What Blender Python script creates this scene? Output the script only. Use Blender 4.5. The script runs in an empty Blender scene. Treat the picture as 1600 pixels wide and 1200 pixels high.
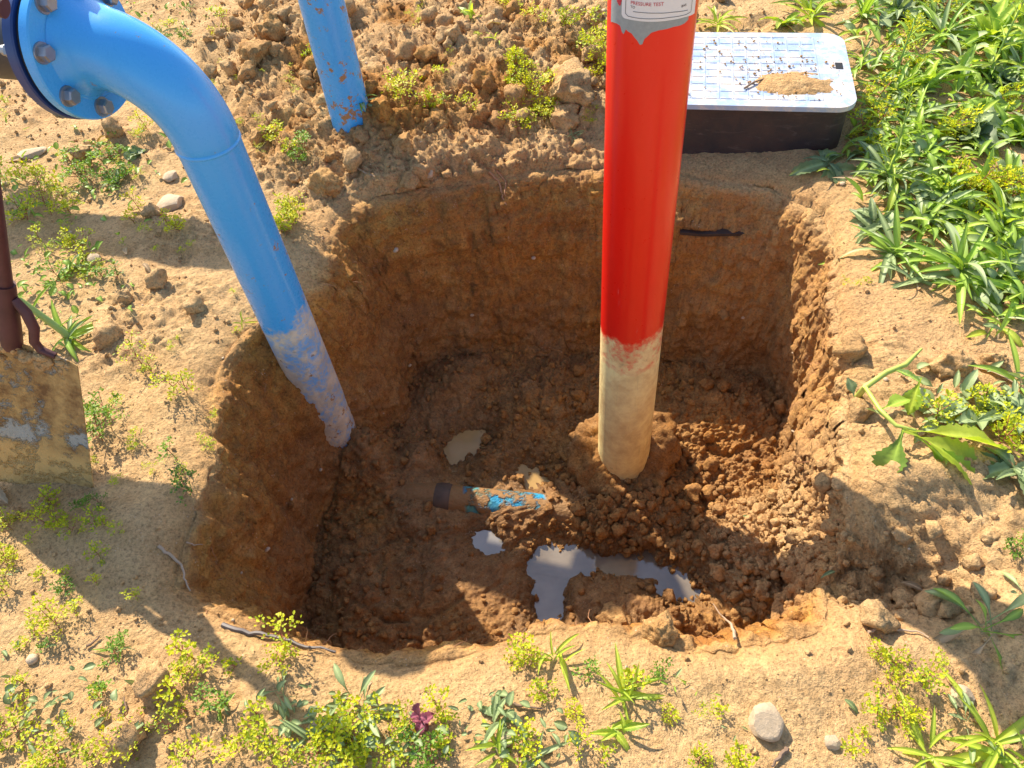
import bpy, bmesh, math, random
import numpy as np
from mathutils import Vector, Matrix
from mathutils.bvhtree import BVHTree

# ------------------------------------------------------------------ camera, world, sun
F = 1209.0; CH = 1.5
SC = bpy.context.scene
_d = Vector((115 / F, -1020 / F, -1)).normalized()
_up = -_d
_f = Vector((0, 0, -1)); _Y = (_f - _up * _f.dot(_up)).normalized(); _X = _Y.cross(_up)
ROT = Matrix((_X, _Y, _up))                       # world <- camera
cd = bpy.data.cameras.new('camera'); cam = bpy.data.objects.new('camera', cd)
SC.collection.objects.link(cam)
cam.matrix_world = Matrix.Translation((0, 0, CH)) @ ROT.to_4x4()
cd.sensor_width = 36; cd.lens = 36 * F / 1600; cd.clip_start = 0.02; cd.clip_end = 300
SC.camera = cam

SUN_EL = math.radians(40); SUN_AZ = math.radians(-29)      # azimuth from +Y towards +X
w = bpy.data.worlds.new('World'); SC.world = w; w.use_nodes = True
nt = w.node_tree; nt.nodes.clear()
sky = nt.nodes.new('ShaderNodeTexSky'); sky.sky_type = 'NISHITA'; sky.sun_disc = False
sky.sun_elevation = SUN_EL; sky.sun_rotation = SUN_AZ
bg = nt.nodes.new('ShaderNodeBackground'); bg.inputs[1].default_value = 0.15
wo = nt.nodes.new('ShaderNodeOutputWorld')
nt.links.new(sky.outputs[0], bg.inputs[0]); nt.links.new(bg.outputs[0], wo.inputs[0])
sl = bpy.data.lights.new('sun', 'SUN'); sl.energy = 5.0; sl.angle = math.radians(0.53); sl.color = (1.0, 0.89, 0.72)
so = bpy.data.objects.new('sun', sl); SC.collection.objects.link(so)
sdir = Vector((math.sin(SUN_AZ) * math.cos(SUN_EL), math.cos(SUN_AZ) * math.cos(SUN_EL), math.sin(SUN_EL)))
so.rotation_euler = sdir.to_track_quat('Z', 'Y').to_euler(); so.location = (0, 0, 10)
SC.view_settings.view_transform = 'Standard'; SC.view_settings.look = 'None'
SC.view_settings.exposure = 0.75; SC.view_settings.gamma = 1.0
SC.view_settings.use_curve_mapping = False

# ------------------------------------------------------------------ helpers
COL = SC.collection
rnd = random.Random(7)
rng = np.random.default_rng(7)
PI = math.pi

def at(px, py, z=0.0):
    """point of height z seen at that place of the photograph"""
    r = ROT @ Vector(((px - 800) / F, -(py - 600) / F, -1)); t = (z - CH) / r.z
    return Vector((r.x * t, r.y * t, z))

def hsh(ix, iy, iz, seed):
    h = (ix.astype(np.int64) * 374761393 + iy.astype(np.int64) * 668265263 + iz.astype(np.int64) * 2147483647 + seed * 974634777) & 0xffffffff
    h = ((h ^ (h >> 13)) * 1274126177) & 0xffffffff
    h = ((h ^ (h >> 16)) * 2246822519) & 0xffffffff
    return ((h ^ (h >> 15)) & 0xffffff).astype(np.float32) / 16777215.0

def vn(P, scale, seed=0):
    """value noise, -1..1"""
    p = P * scale; i = np.floor(p); f = (p - i).astype(np.float32); f = f * f * f * (f * (f * 6 - 15) + 10)
    i = i.astype(np.int64); r = 0
    for a in (0, 1):
        wa = f[:, 0] if a else 1 - f[:, 0]
        for b in (0, 1):
            wb = wa * (f[:, 1] if b else 1 - f[:, 1])
            for c in (0, 1):
                r = r + wb * (f[:, 2] if c else 1 - f[:, 2]) * hsh(i[:, 0] + a, i[:, 1] + b, i[:, 2] + c, seed)
    return r * 2 - 1

def fbm(P, scale, octv=4, seed=0, gain=.5):
    r = 0; a = 1; t = 0
    for o in range(octv):
        r = r + a * vn(P + o * 7.31, scale * 2.03 ** o, seed + o); t += a; a *= gain
    return r / t

def worley(P, scale, seed=0):
    """F1 and F2 distances of cellular noise"""
    p = P * scale; i = np.floor(p).astype(np.int64); f = p - i
    f1 = np.full(len(P), 9., np.float32); f2 = f1.copy()
    for a in (-1, 0, 1):
        for b in (-1, 0, 1):
            for c in (-1, 0, 1):
                x, y, z = i[:, 0] + a, i[:, 1] + b, i[:, 2] + c
                dx = a + hsh(x, y, z, seed) - f[:, 0]; dy = b + hsh(x, y, z, seed + 1) - f[:, 1]; dz = c + hsh(x, y, z, seed + 2) - f[:, 2]
                d = np.sqrt(dx * dx + dy * dy + dz * dz)
                f2 = np.minimum(np.maximum(f1, d), f2); f1 = np.minimum(f1, d)
    return f1, f2

def sstep(a, b, x):
    t = np.clip((x - a) / (b - a), 0, 1); return t * t * (3 - 2 * t)

def mesh_np(name, V, Q, mat, attrs=None, smooth=True):
    me = bpy.data.meshes.new(name)
    V = np.asarray(V, np.float32); Q = np.asarray(Q, np.int32); k = Q.shape[1]
    me.vertices.add(len(V)); me.vertices.foreach_set('co', V.ravel())
    me.loops.add(Q.size); me.loops.foreach_set('vertex_index', Q.ravel())
    me.polygons.add(len(Q)); me.polygons.foreach_set('loop_start', np.arange(0, Q.size, k, dtype=np.int32))
    if smooth: me.polygons.foreach_set('use_smooth', np.ones(len(Q), bool))
    me.update(calc_edges=True)
    for n, a in (attrs or {}).items():
        at_ = me.attributes.new(n, 'FLOAT', 'POINT'); at_.data.foreach_set('value', np.asarray(a, np.float32))
    if mat: me.materials.append(mat)
    return me

def link(name, me, parent=None, loc=None, rot=None, scl=None, **props):
    o = bpy.data.objects.new(name, me); COL.objects.link(o)
    if parent: o.parent = parent
    if loc is not None: o.location = loc
    if rot is not None: o.rotation_euler = rot
    if scl is not None: o.scale = (scl,) * 3 if isinstance(scl, (int, float)) else scl
    for k, v in props.items(): o[k] = v
    return o

def bm_obj(name, bm, mat, parent=None, smooth=True, **props):
    me = bpy.data.meshes.new(name); bm.normal_update(); bm.to_mesh(me); bm.free()
    if smooth:
        me.polygons.foreach_set('use_smooth', np.ones(len(me.polygons), bool))
        me.set_sharp_from_angle(angle=math.radians(38))
    if mat: me.materials.append(mat)
    return link(name, me, parent, **props)

def thing(name, label, cat, loc=(0, 0, 0), rot=None, group=None):
    o = link(name, None, loc=loc, rot=rot, label=label, category=cat)
    if group: o['group'] = group
    return o

def tube(bm, pts, rads, n=24, cap=True, up=Vector((0.3, 0.2, 1))):
    """tube along a polyline; rads one number or a list"""
    pts = [Vector(p) for p in pts]
    if not hasattr(rads, '__len__'): rads = [rads] * len(pts)
    rings = []; u = None
    for i, p in enumerate(pts):
        t = (pts[min(i + 1, len(pts) - 1)] - pts[max(i - 1, 0)]).normalized()
        if u is None:
            u = t.cross(up); u = u.normalized() if u.length > 1e-4 else t.orthogonal().normalized()
        else:
            u = (u - t * u.dot(t)).normalized()
        v = t.cross(u)
        rings.append([bm.verts.new(p + (u * math.cos(a) + v * math.sin(a)) * rads[i]) for a in [2 * PI * k / n for k in range(n)]])
    for a, b in zip(rings[:-1], rings[1:]):
        for k in range(n): bm.faces.new((a[k], a[(k + 1) % n], b[(k + 1) % n], b[k]))
    if cap:
        bm.faces.new(rings[0][::-1]); bm.faces.new(rings[-1])
    return rings

def bevel(bm, r, seg=2, ang=30):
    es = [e for e in bm.edges if len(e.link_faces) == 2 and e.calc_face_angle(0) > math.radians(ang)]
    bmesh.ops.bevel(bm, geom=es, offset=r, segments=seg, affect='EDGES', profile=0.5)

def rrect(w_, d_, r, n=6):
    out = []
    for cx, cy, a0 in ((w_ / 2 - r, d_ / 2 - r, 0), (-w_ / 2 + r, d_ / 2 - r, 90), (-w_ / 2 + r, -d_ / 2 + r, 180), (w_ / 2 - r, -d_ / 2 + r, 270)):
        for k in range(n + 1):
            a = math.radians(a0 + 90 * k / n); out.append((cx + r * math.cos(a), cy + r * math.sin(a)))
    return out

# ------------------------------------------------------------------ material toolkit
class M:
    def __init__(s, name):
        s.m = bpy.data.materials.new(name); s.m.use_nodes = True; s.t = s.m.node_tree
        s.n = s.t.nodes; s.b = s.n['Principled BSDF']; s.out = s.n['Material Output']
    def new(s, t, **kw):
        n = s.n.new(t)
        for k, v in kw.items(): setattr(n, k, v)
        return n
    def l(s, a, b): s.t.links.new(a, b)
    def coord(s, kind='Object'):
        return s.new('ShaderNodeTexCoord').outputs[kind]
    def noise(s, scale, detail=4, rough=.55, vec=None, dist=0):
        n = s.new('ShaderNodeTexNoise'); n.inputs['Scale'].default_value = scale; n.inputs['Detail'].default_value = detail
        n.inputs['Roughness'].default_value = rough; n.inputs['Distortion'].default_value = dist
        if vec is not None: s.l(vec, n.inputs['Vector'])
        return n.outputs['Fac']
    def ramp(s, fac, stops):
        r = s.new('ShaderNodeValToRGB'); e = r.color_ramp.elements
        while len(e) < len(stops): e.new(.5)
        for i, (p, c) in enumerate(stops):
            e[i].position = p; e[i].color = (*c, 1) if hasattr(c, '__len__') else (c, c, c, 1)
        s.l(fac, r.inputs[0]); return r.outputs[0]
    def mix(s, fac, a, b, mode='MIX'):
        n = s.new('ShaderNodeMix', data_type='RGBA', blend_type=mode)
        for k, v in ((0, fac), (6, a), (7, b)):
            if isinstance(v, (int, float)): n.inputs[k].default_value = v if k == 0 else (v, v, v, 1)
            elif isinstance(v, tuple): n.inputs[k].default_value = (*v, 1)
            else: s.l(v, n.inputs[k])
        return n.outputs[2]
    def math(s, op, a, b=0.0, clamp=False):
        n = s.new('ShaderNodeMath', operation=op, use_clamp=clamp)
        for k, v in ((0, a), (1, b)):
            if isinstance(v, (int, float)): n.inputs[k].default_value = v
            else: s.l(v, n.inputs[k])
        return n.outputs[0]
    def attr(s, name, out='Fac'):
        n = s.new('ShaderNodeAttribute'); n.attribute_name = name; return n.outputs[out]
    def bump(s, h, dist, strength=1.0, prev=None):
        n = s.new('ShaderNodeBump'); n.inputs['Distance'].default_value = dist; n.inputs['Strength'].default_value = strength
        s.l(h, n.inputs['Height'])
        if prev is not None: s.l(prev, n.inputs['Normal'])
        return n.outputs[0]
    def set(s, **kw):
        for k, v in kw.items():
            i = s.b.inputs[k.replace('_', ' ')]
            if isinstance(v, (int, float)): i.default_value = v
            elif isinstance(v, tuple): i.default_value = (*v, 1) if len(v) == 3 else v
            else: s.l(v, i)
        return s

def soil_material(name, use_attr=True, wet=0.0):
    s = M(name); geo = s.new('ShaderNodeNewGeometry').outputs['Position']
    wt = s.attr('wet') if use_attr else None
    md = s.attr('mud') if use_attr else None
    n1 = s.noise(3.2, 5, .6, geo); n2 = s.noise(22, 5, .65, geo); n3 = s.noise(140, 4, .7, geo); n4 = s.noise(520, 2, .6, geo)
    dry = s.ramp(n2, [(.25, (.42, .25, .10)), (.5, (.60, .39, .18)), (.78, (.74, .53, .27))])
    dry = s.mix(s.ramp(n1, [(.35, 0.), (.7, .6)]), dry, (.58, .33, .145), 'MIX')
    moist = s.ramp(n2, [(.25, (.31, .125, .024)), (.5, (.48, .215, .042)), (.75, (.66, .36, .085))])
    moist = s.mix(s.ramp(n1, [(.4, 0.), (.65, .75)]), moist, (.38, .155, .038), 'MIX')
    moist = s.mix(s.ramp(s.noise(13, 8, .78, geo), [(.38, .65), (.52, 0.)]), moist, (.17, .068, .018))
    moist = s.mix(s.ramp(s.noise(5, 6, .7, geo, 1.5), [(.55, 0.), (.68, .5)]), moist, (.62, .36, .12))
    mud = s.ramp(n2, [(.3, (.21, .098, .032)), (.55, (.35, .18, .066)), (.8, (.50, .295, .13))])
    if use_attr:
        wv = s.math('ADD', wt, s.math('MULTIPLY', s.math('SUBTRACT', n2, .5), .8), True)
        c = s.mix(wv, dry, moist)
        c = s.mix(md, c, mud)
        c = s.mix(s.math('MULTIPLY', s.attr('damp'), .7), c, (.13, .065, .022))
    elif wet > 1.5: c = s.mix(s.ramp(n1, [(.45, 0.), (.6, .5)]), mud, moist)
    else:
        c = s.mix(wet, dry, moist)
    grain = s.ramp(n3, [(.28, .42), (.48, .98), (.75, 1.28)])
    c = s.mix(1.0, c, grain, 'MULTIPLY')
    g2 = s.ramp(n4, [(.3, .78), (.6, 1.1)])
    c = s.mix(.8, c, g2, 'MULTIPLY')
    # pale grit
    vo = s.new('ShaderNodeTexVoronoi'); vo.inputs['Scale'].default_value = 130; s.l(geo, vo.inputs['Vector'])
    grit = s.math('MULTIPLY', s.ramp(vo.outputs['Distance'], [(.12, 1.), (.22, 0.)]), s.ramp(s.noise(35, 2, .5, geo), [(.55, 0.), (.66, .7)]))
    c = s.mix(grit, c, (.66, .52, .38))
    h = s.math('ADD', s.math('MULTIPLY', n3, .8), s.math('MULTIPLY', n4, .35))
    b1 = s.bump(s.noise(60, 4, .6, geo), .012, .7)
    b2 = s.bump(h, .007, .9, b1)
    s.set(Base_Color=c, Normal=b2)
    if use_attr:
        r = s.mix(s.attr('damp'), s.ramp(md, [(0., .95), (.6, .74), (1., .48)]), .2)
        s.set(Roughness=r); s.b.inputs['Specular IOR Level'].default_value = .35
    else: s.set(Roughness=.95); s.b.inputs['Specular IOR Level'].default_value = .2
    return s.m

def leaf_material(name, lo, hi, trans=.35, rough=.5, vein=False, young=None):
    s = M(name); oi = s.new('ShaderNodeObjectInfo').outputs['Random']
    n = s.math('ADD', s.math('MULTIPLY', s.noise(60, 3, .6, s.coord()), .5), s.math('MULTIPLY', s.noise(14, 3, .6, s.new('ShaderNodeNewGeometry').outputs['Position']), .5))
    f = s.math('ADD', s.math('MULTIPLY', n, .6), s.math('MULTIPLY', oi, .45), True)
    c = s.ramp(f, [(.25, lo), (.8, hi)])
    if young: c = s.mix(s.attr('tone'), c, young)
    if vein:
        v = s.attr('rib'); c = s.mix(s.math('MULTIPLY', v, .55), c, tuple(min(1, x * 1.7 + .05) for x in hi))
    s.set(Base_Color=c, Roughness=rough); s.b.inputs['Specular IOR Level'].default_value = .45
    tr = s.new('ShaderNodeBsdfTranslucent')
    s.l(s.mix(1.0, c, (1.25, 1.25, .5), 'MULTIPLY'), tr.inputs[0])
    mx = s.new('ShaderNodeMixShader'); mx.inputs[0].default_value = trans
    s.l(s.b.outputs[0], mx.inputs[1]); s.l(tr.outputs[0], mx.inputs[2]); s.l(mx.outputs[0], s.out.inputs[0])
    if vein:
        s.set(Normal=s.bump(s.attr('rib'), -.004, .5))
    return s.m

def plain(name, col, rough=.6, metal=0., spec=.5, var=.15, scale=40, bumpd=0.):
    s = M(name); n = s.noise(scale, 4, .6, s.coord())
    c = s.mix(n, tuple(x * (1 - var) for x in col), tuple(min(1, x * (1 + var)) for x in col))
    s.set(Base_Color=c, Roughness=rough, Metallic=metal); s.b.inputs['Specular IOR Level'].default_value = spec
    if bumpd: s.set(Normal=s.bump(n, bumpd, .8))
    return s.m

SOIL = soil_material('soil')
BOLT0 = math.radians(20)
# ------------------------------------------------------------------ the ground with the pit
CX, CY = 0.335, 1.415
FLOOR = -0.68
lip_px = [(500, 400), (508, 350), (540, 312), (600, 292), (680, 278), (760, 262), (850, 255), (950, 252), (1060, 262), (1150, 275), (1230, 290),
          (1285, 320), (1305, 380), (1310, 450), (1315, 520), (1325, 600), (1330, 680), (1335, 740), (1345, 800), (1330, 850),
          (1310, 900), (1300, 945), (1285, 975), (1230, 990), (1170, 1005), (1110, 1012), (1060, 1005), (1010, 985), (950, 978), (880, 975), (820, 985),
          (760, 1003), (700, 1025), (620, 1028), (540, 1022), (470, 1005), (400, 985), (340, 955), (270, 930), (262, 880), (285, 820), (310, 760), (325, 700), (320, 640),
          (328, 590), (352, 545), (385, 510), (440, 470), (480, 440)]
floor_px = [(655, 580), (720, 562), (800, 556), (900, 556), (1000, 560), (1100, 575), (1180, 590), (1215, 640), (1225, 700), (1232, 780), (1250, 850),
            (1268, 910), (1275, 965), (1240, 1010), (1150, 1060), (1050, 1070), (900, 1095), (700, 1120), (560, 1080), (490, 1000), (475, 930), (488, 860), (520, 790), (560, 740),
            (600, 705), (632, 660), (645, 620)]
def polar(pts, th):
    P = np.array([(p.x - CX, p.y - CY) for p in pts]); a = np.arctan2(P[:, 1], P[:, 0]); r = np.hypot(P[:, 0], P[:, 1])
    o = np.argsort(a); a, r = a[o], r[o]
    return np.interp(th, np.concatenate([a - 2 * PI, a, a + 2 * PI]), np.tile(r, 3))
NT = 1240
th = np.linspace(-PI, PI, NT, endpoint=False)
rl = polar([at(x, y, 0) for x, y in lip_px], th); rf = polar([at(x, y, FLOOR) for x, y in floor_px], th)
def smooth_ring(r, k):
    ker = np.exp(-np.linspace(-2, 2, 2 * k + 1) ** 2); ker /= ker.sum()
    return np.convolve(np.concatenate([r[-k:], r, r[:k]]), ker, 'valid')
rl = smooth_ring(rl, 9); rf = smooth_ring(rf, 9)
ring = np.stack([np.cos(th), np.sin(th), np.zeros(NT)], 1)
rl += .014 * fbm(ring * 1.0 + 3, 9, 4, 5) + .006 * vn(ring, 60, 8)
rf += .018 * fbm(ring * 1.0 + 9, 7, 3, 6)
rf = np.minimum(rf, rl - .03)

rows = []        # (r array, z array, section, t)
NF, NW = 150, 130
for t in np.linspace(0.004, 1, NF) ** .8:
    rows.append((rf * t, np.full(NT, FLOOR), 0, t))
# wall profile: share of the way out, share of the way up
prof = np.array([(0, 0), (.10, .045), (.20, .16), (.30, .34), (.42, .55), (.56, .74), (.72, .885), (.86, .965), (1.0, 1.0)])
tt = np.linspace(0, 1, 400); ex = np.interp(tt, np.linspace(0, 1, len(prof)), prof[:, 0]); ez = np.interp(tt, np.linspace(0, 1, len(prof)), prof[:, 1])
ker = np.ones(31) / 31
exs = np.convolve(np.pad(ex, 15, 'edge'), ker, 'valid'); ezs = np.convolve(np.pad(ez, 15, 'edge'), ker, 'valid')
exs = (exs - exs[0]) / (exs[-1] - exs[0]); ezs = (ezs - ezs[0]) / (ezs[-1] - ezs[0])
for t in np.linspace(0, 1, NW + 1)[1:]:
    e, z = np.interp(t, tt, exs), np.interp(t, tt, ezs)
    rows.append((rf + (rl - rf) * e, FLOOR + (0 - FLOOR) * z * np.ones(NT), 1, t))
d = 0; step = .0065; outs = []
while d < 45:
    outs.append(d + step); d += step
    step = min(step * 1.006, .019) if d < 4.2 else step * 1.16
for dd in outs:
    k = min(1, dd / 1.2)
    rr = (rl + dd) * (1 - k) + (rl.mean() + dd) * k
    rows.append((rr, np.zeros(NT), 2, dd))
NR = len(rows)
Rr = np.stack([r[0] for r in rows]); Zz = np.stack([r[1] for r in rows])
sec = np.array([r[2] for r in rows])[:, None] * np.ones((1, NT)); tpar = np.array([r[3] for r in rows])[:, None] * np.ones((1, NT))
X = CX + Rr * np.cos(th)[None]; Yv = CY + Rr * np.sin(th)[None]

def g(px, py, z, sx, sy=None, ang=0):
    """soft bump mask centred on a place, radii in metres"""
    p = at(px, py, z); sy = sy or sx; c, s_ = math.cos(ang), math.sin(ang)
    u = (X - p.x) * c + (Yv - p.y) * s_; v = -(X - p.x) * s_ + (Yv - p.y) * c
    return np.exp(-((u / sx) ** 2 + (v / sy) ** 2))
fl = (sec == 0).astype(float); wl = (sec == 1).astype(float); gr = (sec == 2).astype(float)
low = sstep(-.25, -.55, Zz)                        # 1 on the floor and the foot of the walls
# floor relief
dz = np.zeros_like(X)
dz += low * .05 * sstep(.0, 1., g(640, 770, FLOOR, .12, .16))
dz += low * .035 * g(990, 800, FLOOR, .13, .11)
dz += low * .02 * g(980, 800, FLOOR, .19, .15)
dz += low * .045 * g(800, 805, FLOOR, .26, .06, .0)
dz += low * .07 * g(720, 600, FLOOR, .13, .10, .5)
dz += low * .05 * g(850, 640, FLOOR, .13)
dz += low * .05 * g(1120, 640, FLOOR, .2, .14)
dz += low * .13 * g(1195, 890, FLOOR, .13, .18)
dz += low * .07 * g(1000, 960, FLOOR, .17, .05, -.35)
dz += low * .05 * g(950, 1000, FLOOR, .30, .08)
dz += low * .05 * g(560, 960, FLOOR, .12, .20)
dz += low * .03 * g(700, 930, FLOOR, .13, .16)
dz += low * .10 * g(590, 735, FLOOR, .05, .09, .2)
# puddle basins: px, py, sx, sy, ang, depth
PUD = [(728, 692, .085, .062, .55, .07), (828, 738, .05, .055, .9, .06), (755, 838, .042, .052, .5, .065), (860, 925, .058, .135, -.12, .085),
       (955, 872, .17, .045, -.18, .10), (1068, 918, .085, .055, 0.1, .085)]
for px, py, sx, sy, an, dp in PUD: dz -= low * dp * g(px, py, FLOOR, sx, sy, an) ** .8
# ground relief
shelf = g(1395, 872, 0, .13, .085, -.2)
dz -= (1 - low) * .15 * np.clip(shelf * 1.5, 0, 1)
dz += gr * .035 * sstep(0, .1, tpar) * g(1430, 745, 0, .22, .05, -.1)
up_back = sstep(2.15, 2.7, Yv) * sstep(.75, .2, X) * sstep(-1.2, -.6, X)
dz += gr * .06 * up_back
dz += gr * .09 * g(590, 205, 0, .14, .12) + gr * .04 * g(700, 250, 0, .2, .08)
dz += gr * .05 * g(440, 70, 0, .28, .25)
dz += gr * .05 * g(800, 90, 0, .5, .3)
dz += gr * .03 * sstep(.5, 1.3, X)
dz += gr * .03 * g(200, 830, 0, .12)
dz += gr * .02 * g(1250, 1040, 0, .25, .05)
# rounded, slumped rim
dz -= gr * .035 * np.exp(-tpar / .07) + wl * .035 * tpar ** 2.5
# back and left walls: slump of the leg's foot, ledge
dz += (wl + fl) * .17 * g(530, 690, -.5, .11, .10)
P0 = np.stack([X, Yv, Zz + dz], 2)

def normals(P):
    du = np.roll(P, -1, 1) - np.roll(P, 1, 1); dv = np.gradient(P, axis=0)
    n = np.cross(du, dv); n /= np.maximum(np.linalg.norm(n, axis=2, keepdims=True), 1e-9)
    return n * np.sign(n[-60:, :, 2].mean())
Nn = normals(P0)
Pf = P0.reshape(-1, 3)
A = lambda a: a.reshape(P0.shape[:2])
cloddy = np.clip(up_back * 1.1 + g(590, 215, 0, .25, .16) + g(430, 70, 0, .35, .3) * 1.0 + g(700, 265, 0, .35, .05) * .8 + g(560, 20, 0, .5, .4) * .8, 0, 1) * gr
cloddy = np.clip(cloddy + gr * .45 * (A(fbm(Pf, 3.0, 3, 31)) > .08) * 1.0 * A(sstep(0, .25, fbm(Pf, 3.0, 3, 31))), 0, 1)
rim = gr * np.exp(-tpar / .12)
rim_smooth = rim * sstep(1.2, .6, Yv)
cloddy *= (1 - rim_smooth)
muddy = low * sstep(-.2, .2, A(fbm(Pf, 5, 3, 44)) + .25)
mudw = g(680, 780, FLOOR, .2, .13) + g(790, 795, FLOOR, .14, .07) + g(960, 930, FLOOR, .25, .1) + g(750, 900, FLOOR, .2, .15) + g(700, 640, FLOOR, .15)
smooth_mud = np.clip(mudw, 0, 1) * low
floor_clod = low * (1 - .75 * smooth_mud)
f1, f2 = worley(Pf, 17, 3); c1 = A(np.clip(.75 - f1, 0, 1))
f1b, f2b = worley(Pf + .02 * np.stack([vn(Pf, 30, 1), vn(Pf, 30, 2), vn(Pf, 30, 3)], 1), 42, 9); c2 = A(np.clip(.7 - f1b, 0, 1)); e2 = A(f2b - f1b)
f1c, _ = worley(Pf, 105, 19); c3 = A(np.clip(.65 - f1c, 0, 1))
big = A(fbm(Pf, 2.2, 3, 50)); mid = A(fbm(Pf, 9, 4, 60)); fine = A(fbm(Pf, 45, 4, 70, .6))
rdg = 1 - 2 * np.abs(A(fbm(Pf, 14, 3, 77)))
disp = gr * (.022 * big * sstep(0, .3, tpar) + .009 * mid + .004 * fine)
disp += cloddy * (.050 * c1 * A(sstep(-.3, .4, fbm(Pf, 7, 2, 222))) + .028 * c2 + .030 * mid + .020 * fine) + gr * (1 - rim_smooth * .8) * .008 * c3 * A(sstep(-.2, .2, fbm(Pf, 8, 3, 81)))
# wall: layers at the back, scrapes at the sides, chips
Pw = Pf.copy(); ang = np.arctan2(Pf[:, 1] - CY, Pf[:, 0] - CX)
back = A(sstep(.3, 1.0, np.abs(ang - 0) * (np.abs(ang - PI / 2) < .85)))
hz = A(fbm(Pf * np.array([2.5, 2.5, 16]), 1.6, 4, 90)); vt = A(fbm(Pf * np.array([14, 14, 2.2]), 1.5, 4, 95))
wallm = wl * (1 - low * .5) * np.clip(1 - np.exp(-(1 - tpar) / .1), 0, 1)
w1, w2 = worley(Pf * np.array([1, 1, .55]) + .03 * np.stack([vn(Pf, 9, 11), vn(Pf, 9, 12), vn(Pf, 9, 13)], 1), 5.5, 200)
w3, w4 = worley(Pf * np.array([1, 1, .8]) + .01 * np.stack([vn(Pf, 25, 14), vn(Pf, 25, 15), vn(Pf, 25, 16)], 1), 15, 210)
wmask = A(sstep(-.02, .4, fbm(Pf, 5, 3, 240)))
wfade = np.clip(1 - np.exp(-(1 - tpar) / .1), 0, 1)
disp += wl * wfade * (.045 * A(np.clip(.75 - w1, 0, 1)) + wmask * (.012 * A(np.clip(.7 - w3, 0, 1)) - .006 * A(sstep(.10, .0, w4 - w3))) - .010 * wmask * A(sstep(.06, 0, w2 - w1)) + .034 * A(fbm(Pf * np.array([1, 1, .6]), 8, 5, 230, .62)))
disp_w0 = disp.copy()
disp += (wl + fl) * .055 * g(640, 660, -.45, .045, .05)
disp += wl * wfade * (.020 * big + .014 * mid + .010 * fine) + wl * (1 - wfade) * (.010 * mid + .006 * fine) + wallm * (back * .026 * hz + (1 - back) * .018 * vt) + wallm * .008 * c2 + wallm * .012 * np.clip(rdg - .6, 0, 1)
floor_clod = floor_clod * (fl + wl * .25)
disp += floor_clod * (.030 * c1 + .026 * c2 + .011 * c3 + .012 * mid + .006 * fine) + low * smooth_mud * (.016 * mid + .006 * c2 + .003 * fine)
disp -= low * .018 * sstep(.12, .0, np.abs(A(fbm(Pf, 4.5, 2, 101)))) * floor_clod
# rubbly lit heap at the front right and on the shelf
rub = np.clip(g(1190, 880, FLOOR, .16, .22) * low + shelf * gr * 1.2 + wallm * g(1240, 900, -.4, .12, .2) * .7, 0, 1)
disp += rub * (.016 * c2 + .020 * c3 + .022 * mid + .018 * fine)
disp *= np.where(np.arange(NR) > NR - 30, 0, 1)[:, None]
P1 = P0 + Nn * disp[..., None]
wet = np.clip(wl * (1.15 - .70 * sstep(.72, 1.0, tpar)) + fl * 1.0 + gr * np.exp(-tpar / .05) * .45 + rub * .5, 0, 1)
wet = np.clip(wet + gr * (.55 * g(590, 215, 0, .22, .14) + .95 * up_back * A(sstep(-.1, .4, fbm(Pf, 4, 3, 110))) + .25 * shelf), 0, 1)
# sunlit look of the right wall and rubble, put into the soil colour
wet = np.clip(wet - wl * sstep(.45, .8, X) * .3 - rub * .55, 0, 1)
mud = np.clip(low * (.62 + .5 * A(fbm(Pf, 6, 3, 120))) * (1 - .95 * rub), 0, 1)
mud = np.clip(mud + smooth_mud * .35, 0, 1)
damp = np.zeros_like(X)
for px, py, sx, sy, an, dp in PUD: damp = np.maximum(damp, g(px, py, FLOOR, sx * 1.35, sy * 1.35, an) * low)
damp = np.clip(damp * 1.6 * (.8 + .6 * mid), 0, 1)
sunlit_gold = np.clip(2.0 * g(1195, 880, FLOOR, .15, .19), 0, 1) * (low + wl * .5).clip(0, 1)  # brightness of the sunlit heap, painted by shifting the soil to drier tones
wet = wet * (1 - .62 * sunlit_gold); mud = mud * (1 - sunlit_gold)
V = P1.reshape(-1, 3)
ii = np.arange(NR - 1)[:, None] * NT; jj = np.arange(NT)[None]; j2 = (jj + 1) % NT
Q = np.stack([ii + jj, ii + j2, ii + NT + j2, ii + NT + jj], 2).reshape(-1, 4)
Q = Q[:, ::-1] if Nn[-60:, :, 2].mean() < 0 else Q
# close the centre
Vc = V[:NT].mean(0)
flip = np.cross(V[Q[-1, 1]] - V[Q[-1, 0]], V[Q[-1, 2]] - V[Q[-1, 0]])[2] < 0
if flip: Q = Q[:, ::-1]
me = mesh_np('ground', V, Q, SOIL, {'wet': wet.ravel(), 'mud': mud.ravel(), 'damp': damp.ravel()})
ground = link('ground', me, kind='structure')
# lookup surface
Vs = P1[::2, ::2]; nr, nc = Vs.shape[:2]
i_ = np.arange(nr - 1)[:, None] * nc; j_ = np.arange(nc)[None]; k_ = (j_ + 1) % nc
Qs = np.stack([i_ + j_, i_ + k_, i_ + nc + k_, i_ + nc + j_], 2).reshape(-1, 4)
BVH = BVHTree.FromPolygons(Vs.reshape(-1, 3).tolist(), Qs.tolist())
O = Vector((0, 0, CH))
def hit(px, py):
    r = (ROT @ Vector(((px - 800) / F, -(py - 600) / F, -1))).normalized()
    p, n, i, dd = BVH.ray_cast(O, r)
    return p if p else at(px, py)
def drop(x, y, top=1.2):
    p, n, i, dd = BVH.ray_cast(Vector((x, y, top)), Vector((0, 0, -1)))
    return p if p else Vector((x, y, 0))
def to_px(p):
    c = ROT.transposed() @ (Vector(p) - O)
    return 800 + F * c.x / -c.z, 600 - F * c.y / -c.z
WLEV = []
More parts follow.
